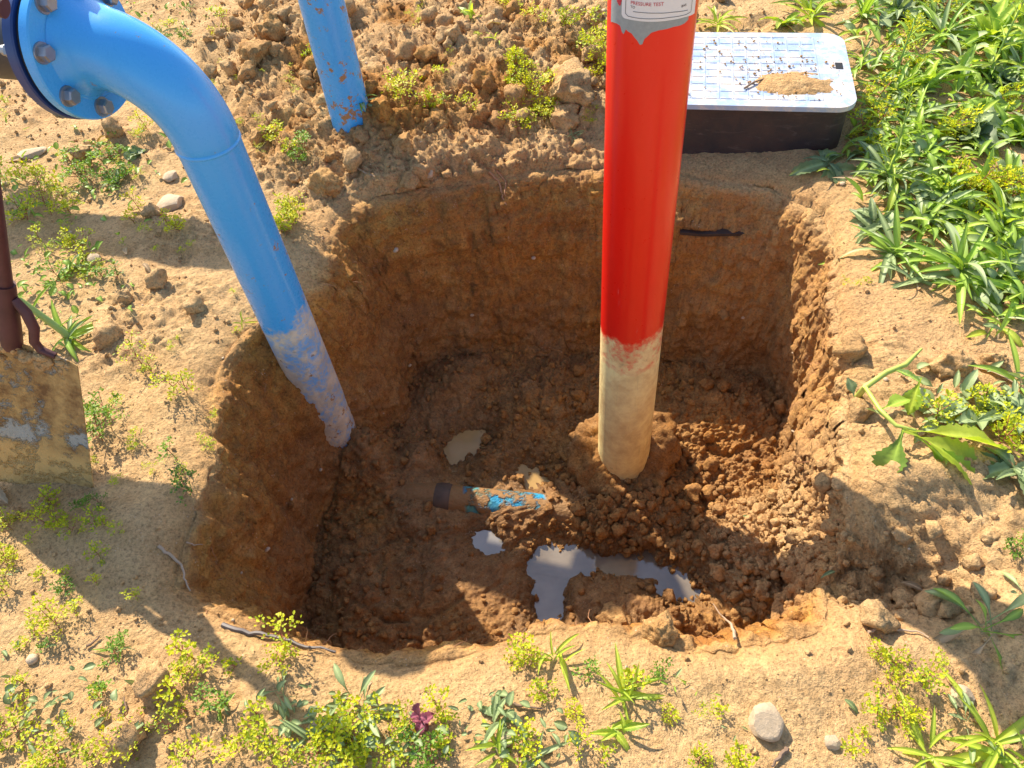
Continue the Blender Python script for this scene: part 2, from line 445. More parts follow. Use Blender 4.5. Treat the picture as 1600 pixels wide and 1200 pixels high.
for px, py, sx, sy, an, dp in PUD:
    m_ = g(px, py, FLOOR, sx, sy, an) * (sec == 0); sel = (m_ > .28) & (m_ < .42)
    WLEV.append(float(np.percentile(P1[..., 2][sel], 40)))
#@@END_TERRAIN
# ------------------------------------------------------------------ water
WATER = M('muddy_water')
_n = WATER.noise(9, 3, .5, WATER.new('ShaderNodeNewGeometry').outputs['Position'])
WATER.set(Base_Color=WATER.ramp(_n, [(.3, (.19, .125, .055)), (.7, (.26, .175, .08))]), Roughness=.04)
WATER.b.inputs['Specular IOR Level'].default_value = .9; WATER.b.inputs['IOR'].default_value = 1.6
WATER.set(Normal=WATER.bump(WATER.noise(30, 2, .5), .0006, .4))
def water_kind(name, lo, hi):
    m_ = WATER.m.copy(); m_.name = name
    for n_ in m_.node_tree.nodes:
        if n_.type == 'VALTORGB': n_.color_ramp.elements[0].color = (*lo, 1); n_.color_ramp.elements[1].color = (*hi, 1)
    return m_
W_TAN = water_kind('tan_water', (.36, .22, .075), (.47, .30, .12)); W_MILK_SKY = water_kind('milky_sky_water', (.20, .18, .155), (.29, .265, .235))  # milky grey also carries the sky's reflection, put into the base colour
for n_ in W_TAN.node_tree.nodes:
    if n_.type == 'BSDF_PRINCIPLED': n_.inputs['IOR'].default_value = 1.3; n_.inputs['Specular IOR Level'].default_value = .5
W_MURK = water_kind('murky_water', (.15, .115, .075), (.27, .225, .165))
WMAT = [W_TAN, W_TAN, W_MILK_SKY, W_MURK, W_MURK, W_MURK]
WLEV[3] = WLEV[4] = WLEV[5] = float(np.mean(WLEV[3:6]))
for k, (px, py, sx, sy, an, dp) in enumerate(PUD):
    p = at(px, py, FLOOR); bm = bmesh.new(); c = bm.verts.new((0, 0, 0)); ring_ = []
    for i in range(48):
        a = 2 * PI * i / 48; rr = 1.75 + .12 * math.sin(3 * a + k) + .07 * math.sin(7 * a + 2 * k)
        u, v = math.cos(a) * sx * rr, math.sin(a) * sy * rr
        ring_.append(bm.verts.new((u * math.cos(an) - v * math.sin(an), u * math.sin(an) + v * math.cos(an), 0)))
    for i in range(48): bm.faces.new((c, ring_[i], ring_[(i + 1) % 48]))
    lv = [WLEV[k]]
    bm_obj('puddle', bm, WMAT[k], kind='structure').location = (p.x, p.y, lv[0] + .0005 * k)

# ------------------------------------------------------------------ paints and metals
def pipe_paint(name, base, mudline=None, mudcol=(.52, .36, .17), mid=None, spots=.0, band=.12, rough=.28):
    """paint with a coat of dried mud below a height (world z), plus specks"""
    s = M(name); geo = s.new('ShaderNodeNewGeometry').outputs['Position']
    sx = s.new('ShaderNodeSeparateXYZ'); s.l(geo, sx.inputs[0]); z = sx.outputs[2]
    n = s.noise(7, 5, .6, geo); nf = s.noise(60, 5, .7, geo); nb = s.noise(2.5, 3, .5, geo)
    c = s.mix(nb, tuple(x * .92 for x in base), tuple(min(1, x * 1.06) for x in base))
    # scuffs
    mp = s.new('ShaderNodeMapping'); mp.inputs['Scale'].default_value = (90, 90, 9); s.l(geo, mp.inputs[0])
    scr = s.ramp(s.noise(1.0, 5, .7, mp.outputs[0]), [(.68, 0.), (.74, .35)])
    c = s.mix(scr, c, tuple(min(1, x * .5 + .4) for x in base))
    r = s.math('ADD', s.math('MULTIPLY', nf, .16), rough - .08)
    fac = None
    if mudline is not None:
        e = s.math('ADD', s.math('SUBTRACT', mudline, z), s.math('MULTIPLY', s.math('SUBTRACT', n, .5), band * 1.6))
        e = s.math('ADD', e, s.math('MULTIPLY', s.math('SUBTRACT', nf, .5), band * .5))
        fac = s.ramp(s.math('ADD', s.math('MULTIPLY', e, 9.), .5), [(.3, 0.), (.62, 1.)])
        if mid is not None:
            e2 = s.math('ADD', s.math('SUBTRACT', mid, z), s.math('MULTIPLY', s.math('SUBTRACT', n, .5), band * 1.2))
            full = s.ramp(s.math('ADD', s.math('MULTIPLY', e2, 9.), .5), [(.35, 0.), (.65, 1.)])
            thin = s.math('MULTIPLY', fac, s.ramp(s.math('ADD', s.math('MULTIPLY', nf, .5), s.math('MULTIPLY', s.noise(11, 5, .7, geo), .6)), [(.46, .25), (.58, .9)]))
            fac = s.math('MAXIMUM', thin, full)
        mc = s.mix(s.ramp(s.noise(14, 6, .7, geo), [(.36, 0.), (.62, 1.)]), tuple(x * y for x, y in zip(mudcol, (.76, .72, .68))), tuple(min(1, x * 1.1) for x in mudcol))
        mpv = s.new('ShaderNodeMapping'); mpv.inputs['Scale'].default_value = (40, 40, 5); s.l(geo, mpv.inputs[0])
        mc = s.mix(s.ramp(s.noise(1., 5, .7, mpv.outputs[0]), [(.55, 0.), (.70, .5)]), mc, tuple(x * .55 for x in mudcol))
        mc = s.mix(s.ramp(s.noise(9, 6, .75, geo), [(.60, 0.), (.70, .7)]), mc, tuple(x * .35 for x in mudcol))
        c = s.mix(fac, c, mc); r = s.mix(fac, r, .92)
    if spots:
        sp = s.ramp(s.math('ADD', s.noise(24, 6, .75, geo), s.math('MULTIPLY', s.noise(3, 2, .5, geo), .25)), [(.73 - spots, 0.), (.76 - spots, 1.)])
        c = s.mix(sp, c, (.36, .19, .075)); r = s.mix(sp, r, .9)
    s.set(Base_Color=c, Roughness=r); s.b.inputs['Coat Weight'].default_value = .15; s.b.inputs['Coat Roughness'].default_value = .12
    bh = s.math('MULTIPLY', nf, fac if fac is not None else .05)
    s.set(Normal=s.bump(bh, .004, .7))
    return s.m
BLUE = (.065, .415, .90)
M_BLUE = pipe_paint('blue_epoxy_paint', BLUE, spots=-.03)
M_BLUE_LEG = pipe_paint('blue_paint_muddy_below', BLUE, mudline=.07, mudcol=(.74, .62, .42), spots=-.01, band=.18, mid=-1.2)
M_BLUE2 = pipe_paint('blue_paint_mud_specks', BLUE, spots=.045)
M_DKBLUE = plain('dark_blue_flange_paint', (.015, .045, .17), .35)
M_RUBBER = plain('black_rubber', (.008, .008, .009), .6)
M_STEEL = plain('zinc_bolt_steel', (.33, .34, .36), .42, .75, var=.3, scale=90)
M_DKPIPE = plain('dark_grey_steel_pipe', (.03, .032, .04), .5, .2)
M_RED = pipe_paint('red_paint_muddy_below', (.84, .012, .006), mudline=.015, mudcol=(1.0, .74, .33), mid=-.085, band=.11, rough=.3)
M_REDTOP = plain('red_cast_iron_paint', (.68, .012, .008), .35)

# ------------------------------------------------------------------ blue bend pipe with bolted flange
def hexbolt(bm, r, h, wr, wh):
    """hex head over a washer, axis +Z, base at 0"""
    for rad, z0, z1, n in ((wr, 0, wh, 20), (r, wh, wh + h, 6)):
        a = [bm.verts.new((rad * math.cos(2 * PI * k / n), rad * math.sin(2 * PI * k / n), z0)) for k in range(n)]
        rr = rad * (.98 if n == 20 else 1)
        b = [bm.verts.new((rr * math.cos(2 * PI * k / n), rr * math.sin(2 * PI * k / n), z1)) for k in range(n)]
        for k in range(n): bm.faces.new((a[k], a[(k + 1) % n], b[(k + 1) % n], b[k]))
        if n == 6:
            c = [bm.verts.new((.82 * rad * math.cos(2 * PI * k / n), .82 * rad * math.sin(2 * PI * k / n), z1 + .0025)) for k in range(n)]
            for k in range(n): bm.faces.new((b[k], b[(k + 1) % n], c[(k + 1) % n], c[k]))
            bm.faces.new(c)
        else: bm.faces.new(b)

def disc_ring(bm, pos, ax, r, th_, n=72, ch=.003):
    """flange disc: centre of its back face, axis, radius, thickness"""
    ax = Vector(ax).normalized(); u = ax.orthogonal().normalized(); v = ax.cross(u); prev = None
    prof_ = [(0, 0), (r - ch, 0), (r, ch), (r, th_ - ch), (r - ch, th_), (0, th_)]
    for rad, h in prof_:
        if rad == 0: cur = [bm.verts.new(Vector(pos) + ax * h)]
        else: cur = [bm.verts.new(Vector(pos) + ax * h + (u * math.cos(2 * PI * k / n) + v * math.sin(2 * PI * k / n)) * rad) for k in range(n)]
        if prev:
            for k in range(n):
                k2 = (k + 1) % n
                if len(prev) == 1: bm.faces.new((prev[0], cur[k2], cur[k]))
                elif len(cur) == 1: bm.faces.new((prev[k], prev[k2], cur[0]))
                else: bm.faces.new((prev[k], prev[k2], cur[k2], cur[k]))
        prev = cur

def bend_assembly(label, lx, ly, ztop, zbot, nrm, Rb, legmat, rot0, spool_len, group, flare=True, lean=(0, 0)):
    """vertical leg, 90 degree bend, flange (axis nrm, facing the bend), gasket, mating flange and spool behind"""
    n = Vector(nrm).normalized(); t = thing('blue_bend_pipe', label, 'pipe', (lx, ly, 0), group=group); OR = Vector((lx, ly, 0))
    r0 = .0700
    fc = Vector((0, 0, ztop)) - n * Rb                              # face of the flange
    bm = bmesh.new(); zs = ztop - Rb
    tube(bm, [(lean[0], lean[1], zbot), (0, 0, zs - .012)], r0, 64, cap=False); bm_obj('leg', bm, legmat, t)
    bm = bmesh.new(); pts = []; rad = []
    for i in range(33):
        a = (PI / 2) * i / 32; pts.append(Vector((0, 0, zs + Rb * math.sin(a))) - n * Rb * (1 - math.cos(a))); 
        rad.append(r0 + .001 + .012 * (i / 32) ** 1.5 + .022 * max(0, (i - 27) / 5) ** 2)
    pts = [Vector((0, 0, zs - .004))] + pts; rad = [r0] + rad
    tube(bm, pts, rad, 64, cap=False); bm_obj('elbow', bm, M_BLUE, t)
    bm = bmesh.new()
    ws = [(0, 0, zs + dz_) for dz_ in (-.013, -.0115, -.009, -.006, -.0035)]
    tube(bm, ws, [r0 + .0002, r0 + .0022, r0 + .003, r0 + .0022, r0 + .0002], 64, cap=False); bm_obj('weld_seam', bm, M_BLUE, t)
    bm = bmesh.new(); disc_ring(bm, fc - n * .024, n, .145, .024)
    disc_ring(bm, fc - n * .003, n, .105, .006)
    fo = bm_obj('flange', bm, M_BLUE, t)
    bm = bmesh.new(); disc_ring(bm, fc - n * .0345, n, .139, .010); bm_obj('gasket', bm, M_RUBBER, t)
    bm = bmesh.new(); disc_ring(bm, fc - n * .060, n, .147, .025); mf = bm_obj('mating_flange', bm, M_DKBLUE, t)
    bm = bmesh.new()
    tube(bm, [fc - n * .058, fc - n * .075, fc - n * .10, fc - n * spool_len], [.10, .085, .078, .078], 48); sp_ = bm_obj('spool_pipe', bm, M_DKPIPE, t)
    bm = bmesh.new(); disc_ring(bm, fc - n * (spool_len + .01), n, .145, .026); bm_obj('end_flange', bm, M_DKBLUE, t)
    bmb = bmesh.new(); hexbolt(bmb, .0165, .014, .021, .004); q = n.to_track_quat('Z', 'Y')
    bme = bpy.data.meshes.new('bolt'); bmb.normal_update(); bmb.to_mesh(bme); bmb.free(); bme.materials.append(M_STEEL)
    bmn = bmesh.new(); tube(bmn, [(0, 0, 0), (0, 0, .016)], .0165, 6); tube(bmn, [(0, 0, .01), (0, 0, .03)], .010, 12)
    nme = bpy.data.meshes.new('nut'); bmn.normal_update(); bmn.to_mesh(nme); bmn.free(); nme.materials.append(M_STEEL)
    a_ = n.cross(Vector((0, 0, 1))).normalized(); b_ = a_.cross(n)
    for k in range(8):
        an = rot0 + k * PI / 4; off = (a_ * math.cos(an) + b_ * math.sin(an)) * .12
        o = link('bolt', bme, t, fc + off, q.to_euler()); o.rotation_mode = 'QUATERNION'; o.rotation_quaternion = q @ Matrix.Rotation(rnd.random() * 6, 4, 'Z').to_quaternion()
        o = link('nut', nme, t, fc + off - n * .060); o.rotation_mode = 'QUATERNION'; o.rotation_quaternion = (-n).to_track_quat('Z', 'Y')
    return t
NB = (.938, -.343, .0)
bend_assembly('glossy blue bend pipe with bolted round flange, its mud-streaked leg going into the pit wall', -.604, 1.560, .800, -.62, NB, .196, M_BLUE_LEG, BOLT0, 1.5, 'blue bend pipes', lean=(.012, .02))
bend_assembly('straight blue pipe with rusty mud specks standing in the crumbly soil mound behind the pit', -.455, 2.51, .85, -.2, NB, .2, M_BLUE2, .2, 1.5, 'blue bend pipes')

# ------------------------------------------------------------------ red standpipe
PX, PY, PR = .335, 1.428, .0825
pole = thing('red_standpipe', 'tall red painted standpipe with a torn sticker, its lower end coated in pale mud', 'pipe', (PX, PY, 0))
bm = bmesh.new(); tube(bm, [(0, 0, z) for z in (-.75, -.4, 0, .4, .8, 1.02)], PR, 96, cap=False); bm_obj('pipe_body', bm, M_RED, pole)
bm = bmesh.new(); disc_ring(bm, (0, 0, 1.0), (0, 0, 1), .13, .024); bm_obj('flange', bm, M_REDTOP, pole)
bm = bmesh.new()
tube(bm, [(0, 0, 1.024), (0, 0, 1.05), (0, 0, 1.11), (0, 0, 1.15), (0, 0, 1.17)], [.115, .112, .09, .05, .02], 48); bm_obj('bonnet', bm, M_REDTOP, pole)

def cyl_patch(name, outline, rad, mat, parent, z0, a0, top=.16):
    """sheet wrapped round the pole: outline of its lower edge (along the skin, up), its upper edge straight"""
    ol = sorted(outline); xs = np.array([p_[0] for p_ in ol]); zs_ = np.array([p_[1] for p_ in ol]); N_ = 120
    bm = bmesh.new(); cols = []
    for i in range(N_ + 1):
        x = xs[0] + (xs[-1] - xs[0]) * i / N_; zb = float(np.interp(x, xs, zs_)); a = a0 + x / PR
        cols.append([bm.verts.new((math.cos(a) * rad, math.sin(a) * rad, z0 + zb + (top - zb) * k)) for k in (0, 1)])
    for a, b in zip(cols[:-1], cols[1:]): bm.faces.new((a[0], b[0], b[1], a[1]))
    return bm_obj(name, bm, mat, parent, smooth=True)
def cyl_line(name, pts, wd, rad, mat, parent, z0, a0):
    bm = bmesh.new(); q = []
    for a, b in zip(pts[:-1], pts[1:]):
        n_ = max(1, int(math.dist(a, b) / .003))
        q += [(a[0] + (b[0] - a[0]) * k / n_, a[1] + (b[1] - a[1]) * k / n_) for k in range(n_)]
    q.append(pts[-1]); prev = None
    for i, p_ in enumerate(q):
        a, b = Vector(q[max(0, i - 1)]), Vector(q[min(len(q) - 1, i + 1)]); t_ = (b - a).normalized(); n_ = Vector((-t_.y, t_.x)) * wd / 2; cur = []
        for sg in (1, -1):
            x, z = p_[0] + n_.x * sg, p_[1] + n_.y * sg; an = a0 + x / PR; cur.append(bm.verts.new((math.cos(an) * rad, math.sin(an) * rad, z0 + z)))
        if prev: bm.faces.new((prev[0], prev[1], cur[1], cur[0]))
        prev = cur
    bmesh.ops.recalc_face_normals(bm, faces=bm.faces[:])
    return bm_obj(name, bm, mat, parent, smooth=False)
def z_on_pole(py):            # height of the front of the pole seen at that row
    best = min(((abs(to_px((PX - .04, PY - .07, z))[1] - py), z) for z in [i * .002 for i in range(0, 600)])); return best[1]
zl = z_on_pole(30)
AF = math.atan2(-PY, -PX)      # side of the pole that faces the camera
mpx = PR * 2 / 138.0
M_PRIMER = plain('grey_primer', (.30, .33, .33), .75, var=.2, scale=120)
M_PAPER = plain('white_sticker_paper', (.74, .74, .74), .5, var=.03)
M_INK = plain('red_ink', (.55, .03, .05), .6); M_LINE = plain('black_print', (.03, .03, .035), .6)
def X_(px): # pixel column on the pole at that height -> distance along the skin
    u = (px - 1029) / 69.0; return math.asin(max(-.99, min(.99, u))) * PR
def prim(px, py):
    u = max(-.99, min(.99, (px - 1029) / 69.0)); return (X_(px), (30 - py - 31 * (1 - math.sqrt(1 - u * u))) * .00132)
scr = [(968, 30), (972, 31), (978, 33), (983, 36), (986, 45), (989, 48), (992, 41), (995, 44), (1001, 47), (1005, 52), (1010, 57), (1014, 63), (1018, 62), (1020, 55), (1026, 50),
       (1030, 46), (1040, 43), (1052, 41), (1062, 38), (1072, 36), (1078, 33), (1083, 28)]
cyl_patch('primer_patch', [prim(*p) for p in scr], PR + .0006, M_PRIMER, pole, zl, AF)
stk = [(985, 20), (987, 24), (990, 26), (1005, 29), (1030, 31), (1055, 29), (1075, 25), (1088, 21), (1091, 19)]
st = cyl_patch('sticker', [prim(*p) for p in stk], PR + .0014, M_PAPER, pole, zl, AF, .14)
for pts_ in ([(991, 19), (995, 23), (1010, 26), (1030, 27), (1055, 25), (1078, 21), (1085, 17)], [(1002, 17), (1015, 18.5), (1035, 19.5), (1060, 18), (1080, 15)]):
    q_ = [prim(*p) for p in pts_]
    if len(pts_) > 5: q_ = [(q_[0][0], .13)] + q_ + [(q_[-1][0], .13)]
    cyl_line('border_line', q_, .0009, PR + .0020, M_LINE, st, zl, AF)
def curved_text(txt, px, py, size, mat, parent):
    cu = bpy.data.curves.new('lettering', 'FONT'); cu.body = txt; cu.size = size; cu.resolution_u = 3
    tmp = bpy.data.objects.new('tmp', cu); COL.objects.link(tmp); dg = bpy.context.evaluated_depsgraph_get()
    me_ = bpy.data.meshes.new_from_object(tmp.evaluated_get(dg)); bpy.data.objects.remove(tmp); me_.materials.clear(); me_.materials.append(mat)
    x0, y0 = prim(px, py)
    for v in me_.vertices:
        a = AF + (x0 + v.co.x) / PR; v.co = Vector((math.cos(a) * (PR + .0021), math.sin(a) * (PR + .0021), zl + y0 + v.co.y))
    return link('lettering', me_, parent)
curved_text('PRESSURE TEST', 998, 7, .0085, M_INK, st)
curved_text('TO', 998, 12, .0062, M_LINE, st); curved_text('BAR', 1070, 12, .0062, M_LINE, st)
cyl_patch('paint_drip', [prim(*p) for p in [(976, -4), (977, 2), (979, 6), (981, 9), (983, 8), (984.5, 2)]], PR + .0011, M_INK, pole, zl, AF, .05)

# ------------------------------------------------------------------ meter box
box = thing('meter_box', 'black plastic meter box with a pale gridded lid, set in the ground behind the pit', 'box', (.86, 2.37, 0), (0, 0, math.radians(-14.4)))
BW, BD = .69, .475
def prism(bm, ol, z0, z1, inset=0., taper=0.):
    a = [bm.verts.new((x, y, z0)) for x, y in ol]; b = [bm.verts.new((x * (1 - taper), y * (1 - taper), z1)) for x, y in ol]; n = len(ol)
    for k in range(n): bm.faces.new((a[k], a[(k + 1) % n], b[(k + 1) % n], b[k]))
    bm.faces.new(a[::-1]); bm.faces.new(b)
M_BOX = M('black_weathered_plastic'); _c = M_BOX.coord()
_m = M_BOX.new('ShaderNodeMapping'); _m.inputs['Scale'].default_value = (4, 4, 16); M_BOX.l(_c, _m.inputs[0])
_s = M_BOX.ramp(M_BOX.noise(3.2, 6, .7, _m.outputs[0], 1.2), [(.58, 0.), (.72, .4)])
_g = M_BOX.ramp(M_BOX.noise(9, 5, .7, _c), [(.35, 0.), (.75, .75)])
_cc = M_BOX.mix(_g, (.022, .018, .022), (.085, .042, .030)); _cc = M_BOX.mix(_s, _cc, (.20, .15, .13))
M_BOX.set(Base_Color=_cc, Roughness=.55, Normal=M_BOX.bump(M_BOX.noise(70, 3, .6, _c), .002, .5))
M_LID = M('grey_lid_plastic_glare'); _c = M_LID.coord()
_d1 = M_LID.ramp(M_LID.noise(11, 7, .78, _c), [(.44, 0.), (.58, .85)])
M_LID.set(Base_Color=M_LID.mix(_d1, (.34, .44, .60), (.66, .57, .48)), Roughness=M_LID.ramp(_d1, [(0, .30), (.7, .6)]))  # bluish sky glare put into the plastic's colour, with real dust over it
M_LID.b.inputs['Specular IOR Level'].default_value = .7
cx0 = (BW - .58) / 2
bm = bmesh.new(); prism(bm, rrect(BW - .03, BD - .03, .055), -.25, .152, taper=-.0); bm_obj('box_body', bm, M_BOX.m, box)
bm = bmesh.new(); prism(bm, rrect(BW - .012, BD - .012, .06), .150, .1605); bm_obj('body_rim', bm, M_BOX.m, box)
bm = bmesh.new(); prism(bm, rrect(BW, BD, .062, 8), .162, .178); bevel(bm, .003, 2, 40)
lid = bm_obj('lid', bm, M_LID.m, box)
bm = bmesh.new()
def rib(bm, x0, y0, x1, y1, z0=.1782, z1=.1810): prism(bm, [(x0, y0), (x1, y0), (x1, y1), (x0, y1)], z0, z1)
gx = np.arange(-BW / 2 + .055, BW / 2 - .08, .0445); gy = np.arange(-BD / 2 + .04, BD / 2 - .02, .0445)
for x in gx: rib(bm, x - .0016, gy[0], x + .0016, gy[-1], .1782, .1794)
for j, y in enumerate(gy):
    for x in gx[:-1]: rib(bm, x + .005, y - .0016, x + .0395, y + .0016, .1782, .1794)
bm_obj('tread_grid', bm, M_LID.m, lid, kind='stuff')
bm = bmesh.new(); prism(bm, [(BW / 2 - .045, -.005), (BW / 2 - .022, -.005), (BW / 2 - .022, .035), (BW / 2 - .045, .035)], .1784, .1792)
bm_obj('lifting_slot', bm, M_RUBBER, lid)
BOXM = Matrix.Translation((.86, 2.37, 0)) @ Matrix.Rotation(math.radians(-14.4), 4, 'Z')

# ------------------------------------------------------------------ lumps of soil and stones
def lump_mesh(name, sub, seed, mat, rough=.30, flat=.8, fac=False):
    bm = bmesh.new(); bmesh.ops.create_icosphere(bm, subdivisions=sub, radius=1.0)
    V_ = np.array([v.co[:] for v in bm.verts]); Fc = np.array([[v.index for v in f.verts] for f in bm.faces]); bm.free()
    a, b = worley(V_ + seed * 3.1, 1.6, seed)
    dsp = 1 + rough * fbm(V_ + seed * 5.7, .9, 3, seed) + (.35 * (.6 - a) if not fac else 0)
    if sub >= 3:
        a2, _ = worley(V_ + seed, 5.0, seed + 3); dsp += (.13 * (.6 - a2)) if not fac else 0
    if fac:
        P_ = V_.copy()
        r_ = np.random.default_rng(seed)
        for _ in range(9):
            nn = r_.normal(size=3); nn /= np.linalg.norm(nn); dd = r_.uniform(.62, .9)
            h_ = P_ @ nn - dd; P_ -= np.outer(np.clip(h_, 0, None), nn)
        V2 = P_ * (1 + .03 * vn(V_, 4, seed))[:, None]
    else:
        P_ = V_.copy(); r_ = np.random.default_rng(seed + 77)
        for _ in range(8):
            nn = r_.normal(size=3); nn /= np.linalg.norm(nn); dd = r_.uniform(.55, .85)
            P_ -= np.outer(np.clip(P_ @ nn - dd, 0, None), nn)
        V2 = P_ * (dsp * (1 + (.13 * vn(V_, 3.3, seed + 5) + .10 * vn(V_, 6.7, seed + 6))) * (1 + (.22 * (.5 - worley(V_, 3.1, seed + 9)[0]) if sub > 1 else 0)))[:, None] * 1.12
    V2 = V2 * np.array([1, 1, flat])
    return V2, Fc
M_CLOD = soil_material('clod_soil', False, .5); M_CLOD_DRY = soil_material('dry_clod_soil', False, .1); M_CLOD_WET = soil_material('wet_clod_soil', False, 1.0)
M_STONE = M('pale_stone'); _c = M_STONE.coord()
M_STONE.set(Base_Color=M_STONE.mix(M_STONE.noise(3, 6, .7, _c), (.50, .36, .21), (.68, .53, .37)), Roughness=.85, Normal=M_STONE.bump(M_STONE.noise(5, 8, .8, _c), .02, .5))
clod_me = []
for k in range(5):
    V2, Fc = lump_mesh('c', 4, 11 + k, None); clod_me.append((V2, Fc))
def big_lump(name, label, cat, px, py, wpx, mat, seed, fac=False, flat=.8, sink=.35, rot=0., group=None):
    p = hit(px, py); Z = (ROT.transposed() @ (p - O)).z * -1; r = wpx * .5 * Z / F
    V2, Fc = lump_mesh('c', 4, seed, None, fac=fac, flat=flat)
    me_ = mesh_np(name, V2, Fc, mat)
    if fac: me_.set_sharp_from_angle(angle=math.radians(14))
    o = link(name, me_, loc=p + Vector((0, 0, r * flat * (1 - 2 * sink) * .9)), rot=(rnd.uniform(-.2, .2), rnd.uniform(-.2, .2), rot), scl=r, label=label, category=cat)
    if group: o['group'] = group
    return o
big_lump('soil_clod', 'square brown soil clod sitting apart below the foot of the straight blue pipe', 'clod', 510, 290, 46, M_CLOD, 21, flat=.75, group='soil clods')
big_lump('soil_clod', 'small round clod just above the square one, left of the soil mound', 'clod', 516, 244, 26, M_CLOD, 22, group='soil clods')
big_lump('soil_clod', 'large brown clod left of the red standpipe, in the tilled soil behind the pit', 'clod', 893, 142, 78, M_CLOD_DRY, 23, group='soil clods')
big_lump('soil_clod', 'crumbly clod lying between the large clod and the pit rim, beside the red standpipe', 'clod', 880, 190, 48, M_CLOD_DRY, 24, group='soil clods')
big_lump('soil_clod', 'rough orange clod under the strappy rosette on the right bank', 'clod', 1483, 572, 52, M_CLOD_DRY, 25, group='soil clods')
big_lump('soil_clod', 'small orange clod at the tip of the drooping leaves, farther right than the rough one', 'clod', 1552, 568, 34, M_CLOD_DRY, 26, group='soil clods')
big_lump('soil_clod', 'sunlit clod on the pit floor between the tall grey puddle and the front rim', 'clod', 962, 968, 50, M_CLOD, 27, group='soil clods')
big_lump('soil_clod', 'sunlit yellowish clod beside the white root at the front of the pit floor', 'clod', 1030, 985, 46, M_CLOD, 28, group='soil clods')
big_lump('soil_clod', 'little dark clod standing in the top of the tall grey puddle', 'clod', 854, 872, 24, M_CLOD_WET, 29, group='soil clods')
big_lump('soil_clod', 'grey clod in the pole shadow on the shelf at the right of the pit', 'clod', 1412, 935, 36, M_CLOD_DRY, 30, fac=True, group='soil clods')
big_lump('soil_clod', 'pinkish clod at the top of the mound by the straight blue pipe', 'clod', 632, 228, 34, M_CLOD, 31, group='soil clods')
big_lump('soil_clod', 'tall pointed clod in the tilled soil beside the straight blue pipe', 'clod', 430, 55, 44, M_CLOD, 32, flat=1.1, group='soil clods')
big_lump('soil_clod', 'wide clod at the lower edge of the tilled soil beside the straight blue pipe', 'clod', 400, 92, 50, M_CLOD, 33, group='soil clods')
big_lump('stone', 'largest pale angular stone on the sand in front of the pit', 'stone', 1196, 1130, 60, M_STONE.m, 41, True, .75, .3, .4, 'stones')
big_lump('stone', 'whitish stone beside the spoon-leaved rosette', 'stone', 1500, 1090, 38, M_STONE.m, 42, True, .7, .3, 1., 'stones')
big_lump('stone', 'small reddish stone next to the blue-green leaved weed in front of the pit', 'stone', 790, 1155, 26, M_STONE.m, 43, True, .6, .3, 1., 'stones')
big_lump('stone', 'flat buff stone among the yellow weeds at the bottom edge', 'stone', 498, 1137, 34, M_STONE.m, 44, True, .5, .3, 2., 'stones')
big_lump('stone', 'pale pebble on the mound between the straight blue pipe and the pit', 'stone', 669, 273, 19, M_STONE.m, 45, True, .7, .3, 2., 'stones')
big_lump('stone', 'grey pebble next to the blue bend pipe on the sandy strip', 'stone', 268, 278, 28, M_STONE.m, 46, True, .5, .3, 2., 'stones')
big_lump('stone', 'rounded stone half sunk behind the bend pipe, left of the pit', 'stone', 268, 318, 52, M_STONE.m, 47, True, .35, .3, .5, 'stones')
big_lump('stone', 'chalky slab lying on the ground below the flange', 'stone', 50, 240, 46, M_STONE.m, 48, True, .25, .3, .5, 'stones')
big_lump('stone', 'brown stone in the low weeds between the stalk weed and the bend pipe', 'stone', 150, 408, 26, M_STONE.m, 49, True, .7, .3, .5, 'stones')
big_lump('stone', 'small stone on the sand a little right of the largest pale stone', 'stone', 1300, 1160, 26, M_STONE.m, 50, True, .7, .3, .5, 'stones')

def scatter(name, mat_wet, n, weight, smin, smax, sub, seed, power=2.2):
    """one mesh of many crumbs over the ground where weight says"""
    r_ = np.random.default_rng(seed); wgt = (weight * area).ravel(); wgt = np.clip(wgt, 0, None); cdf = np.cumsum(wgt); cdf /= cdf[-1]
    idx = np.searchsorted(cdf, r_.random(n)); Pn = V[idx]; Nr = Nn.reshape(-1, 3)[idx]
    protos = [lump_mesh('q', sub, seed + k, None, .35, .8) for k in range(6)]
    size = smin + (smax - smin) * r_.random(n) ** power
    VV, FF, WT, MD = [], [], [], []; base = 0
    wf, mf_ = wet.ravel()[idx], mud.ravel()[idx]
    for k, (Vp, Fp) in enumerate(protos):
        sel = np.where(np.arange(n) % 6 == k)[0]; m = len(sel)
        q = r_.normal(size=(m, 4)); q /= np.linalg.norm(q, axis=1, keepdims=True); a, b, c, d_ = q.T
        Rm = np.stack([1 - 2 * (c * c + d_ * d_), 2 * (b * c - a * d_), 2 * (b * d_ + a * c), 2 * (b * c + a * d_), 1 - 2 * (b * b + d_ * d_), 2 * (c * d_ - a * b),
                       2 * (b * d_ - a * c), 2 * (c * d_ + a * b), 1 - 2 * (b * b + c * c)], 1).reshape(m, 3, 3)
        vv = np.einsum('mij,vj->mvi', Rm, Vp) * (size[sel] * .5)[:, None, None] + (Pn[sel] + Nr[sel] * (size[sel] * .22)[:, None])[:, None, :]
        VV.append(vv.reshape(-1, 3)); nv = len(Vp)
        FF.append((Fp[None] + (np.arange(m) * nv)[:, None, None] + base).reshape(-1, 3)); base += m * nv
        WT.append(np.repeat(wf[sel], nv)); MD.append(np.repeat(mf_[sel] * .7, nv))
    me_ = mesh_np(name, np.concatenate(VV), np.concatenate(FF), SOIL, {'wet': np.concatenate(WT), 'mud': np.concatenate(MD)})
    return link(name, me_, kind='stuff')
du = np.roll(P1, -1, 1) - P1; dv = np.gradient(P1, axis=0)
area = np.linalg.norm(np.cross(du, dv), axis=2); area[NR - 40:] = 0
vis = (P1[..., 1] > .15)
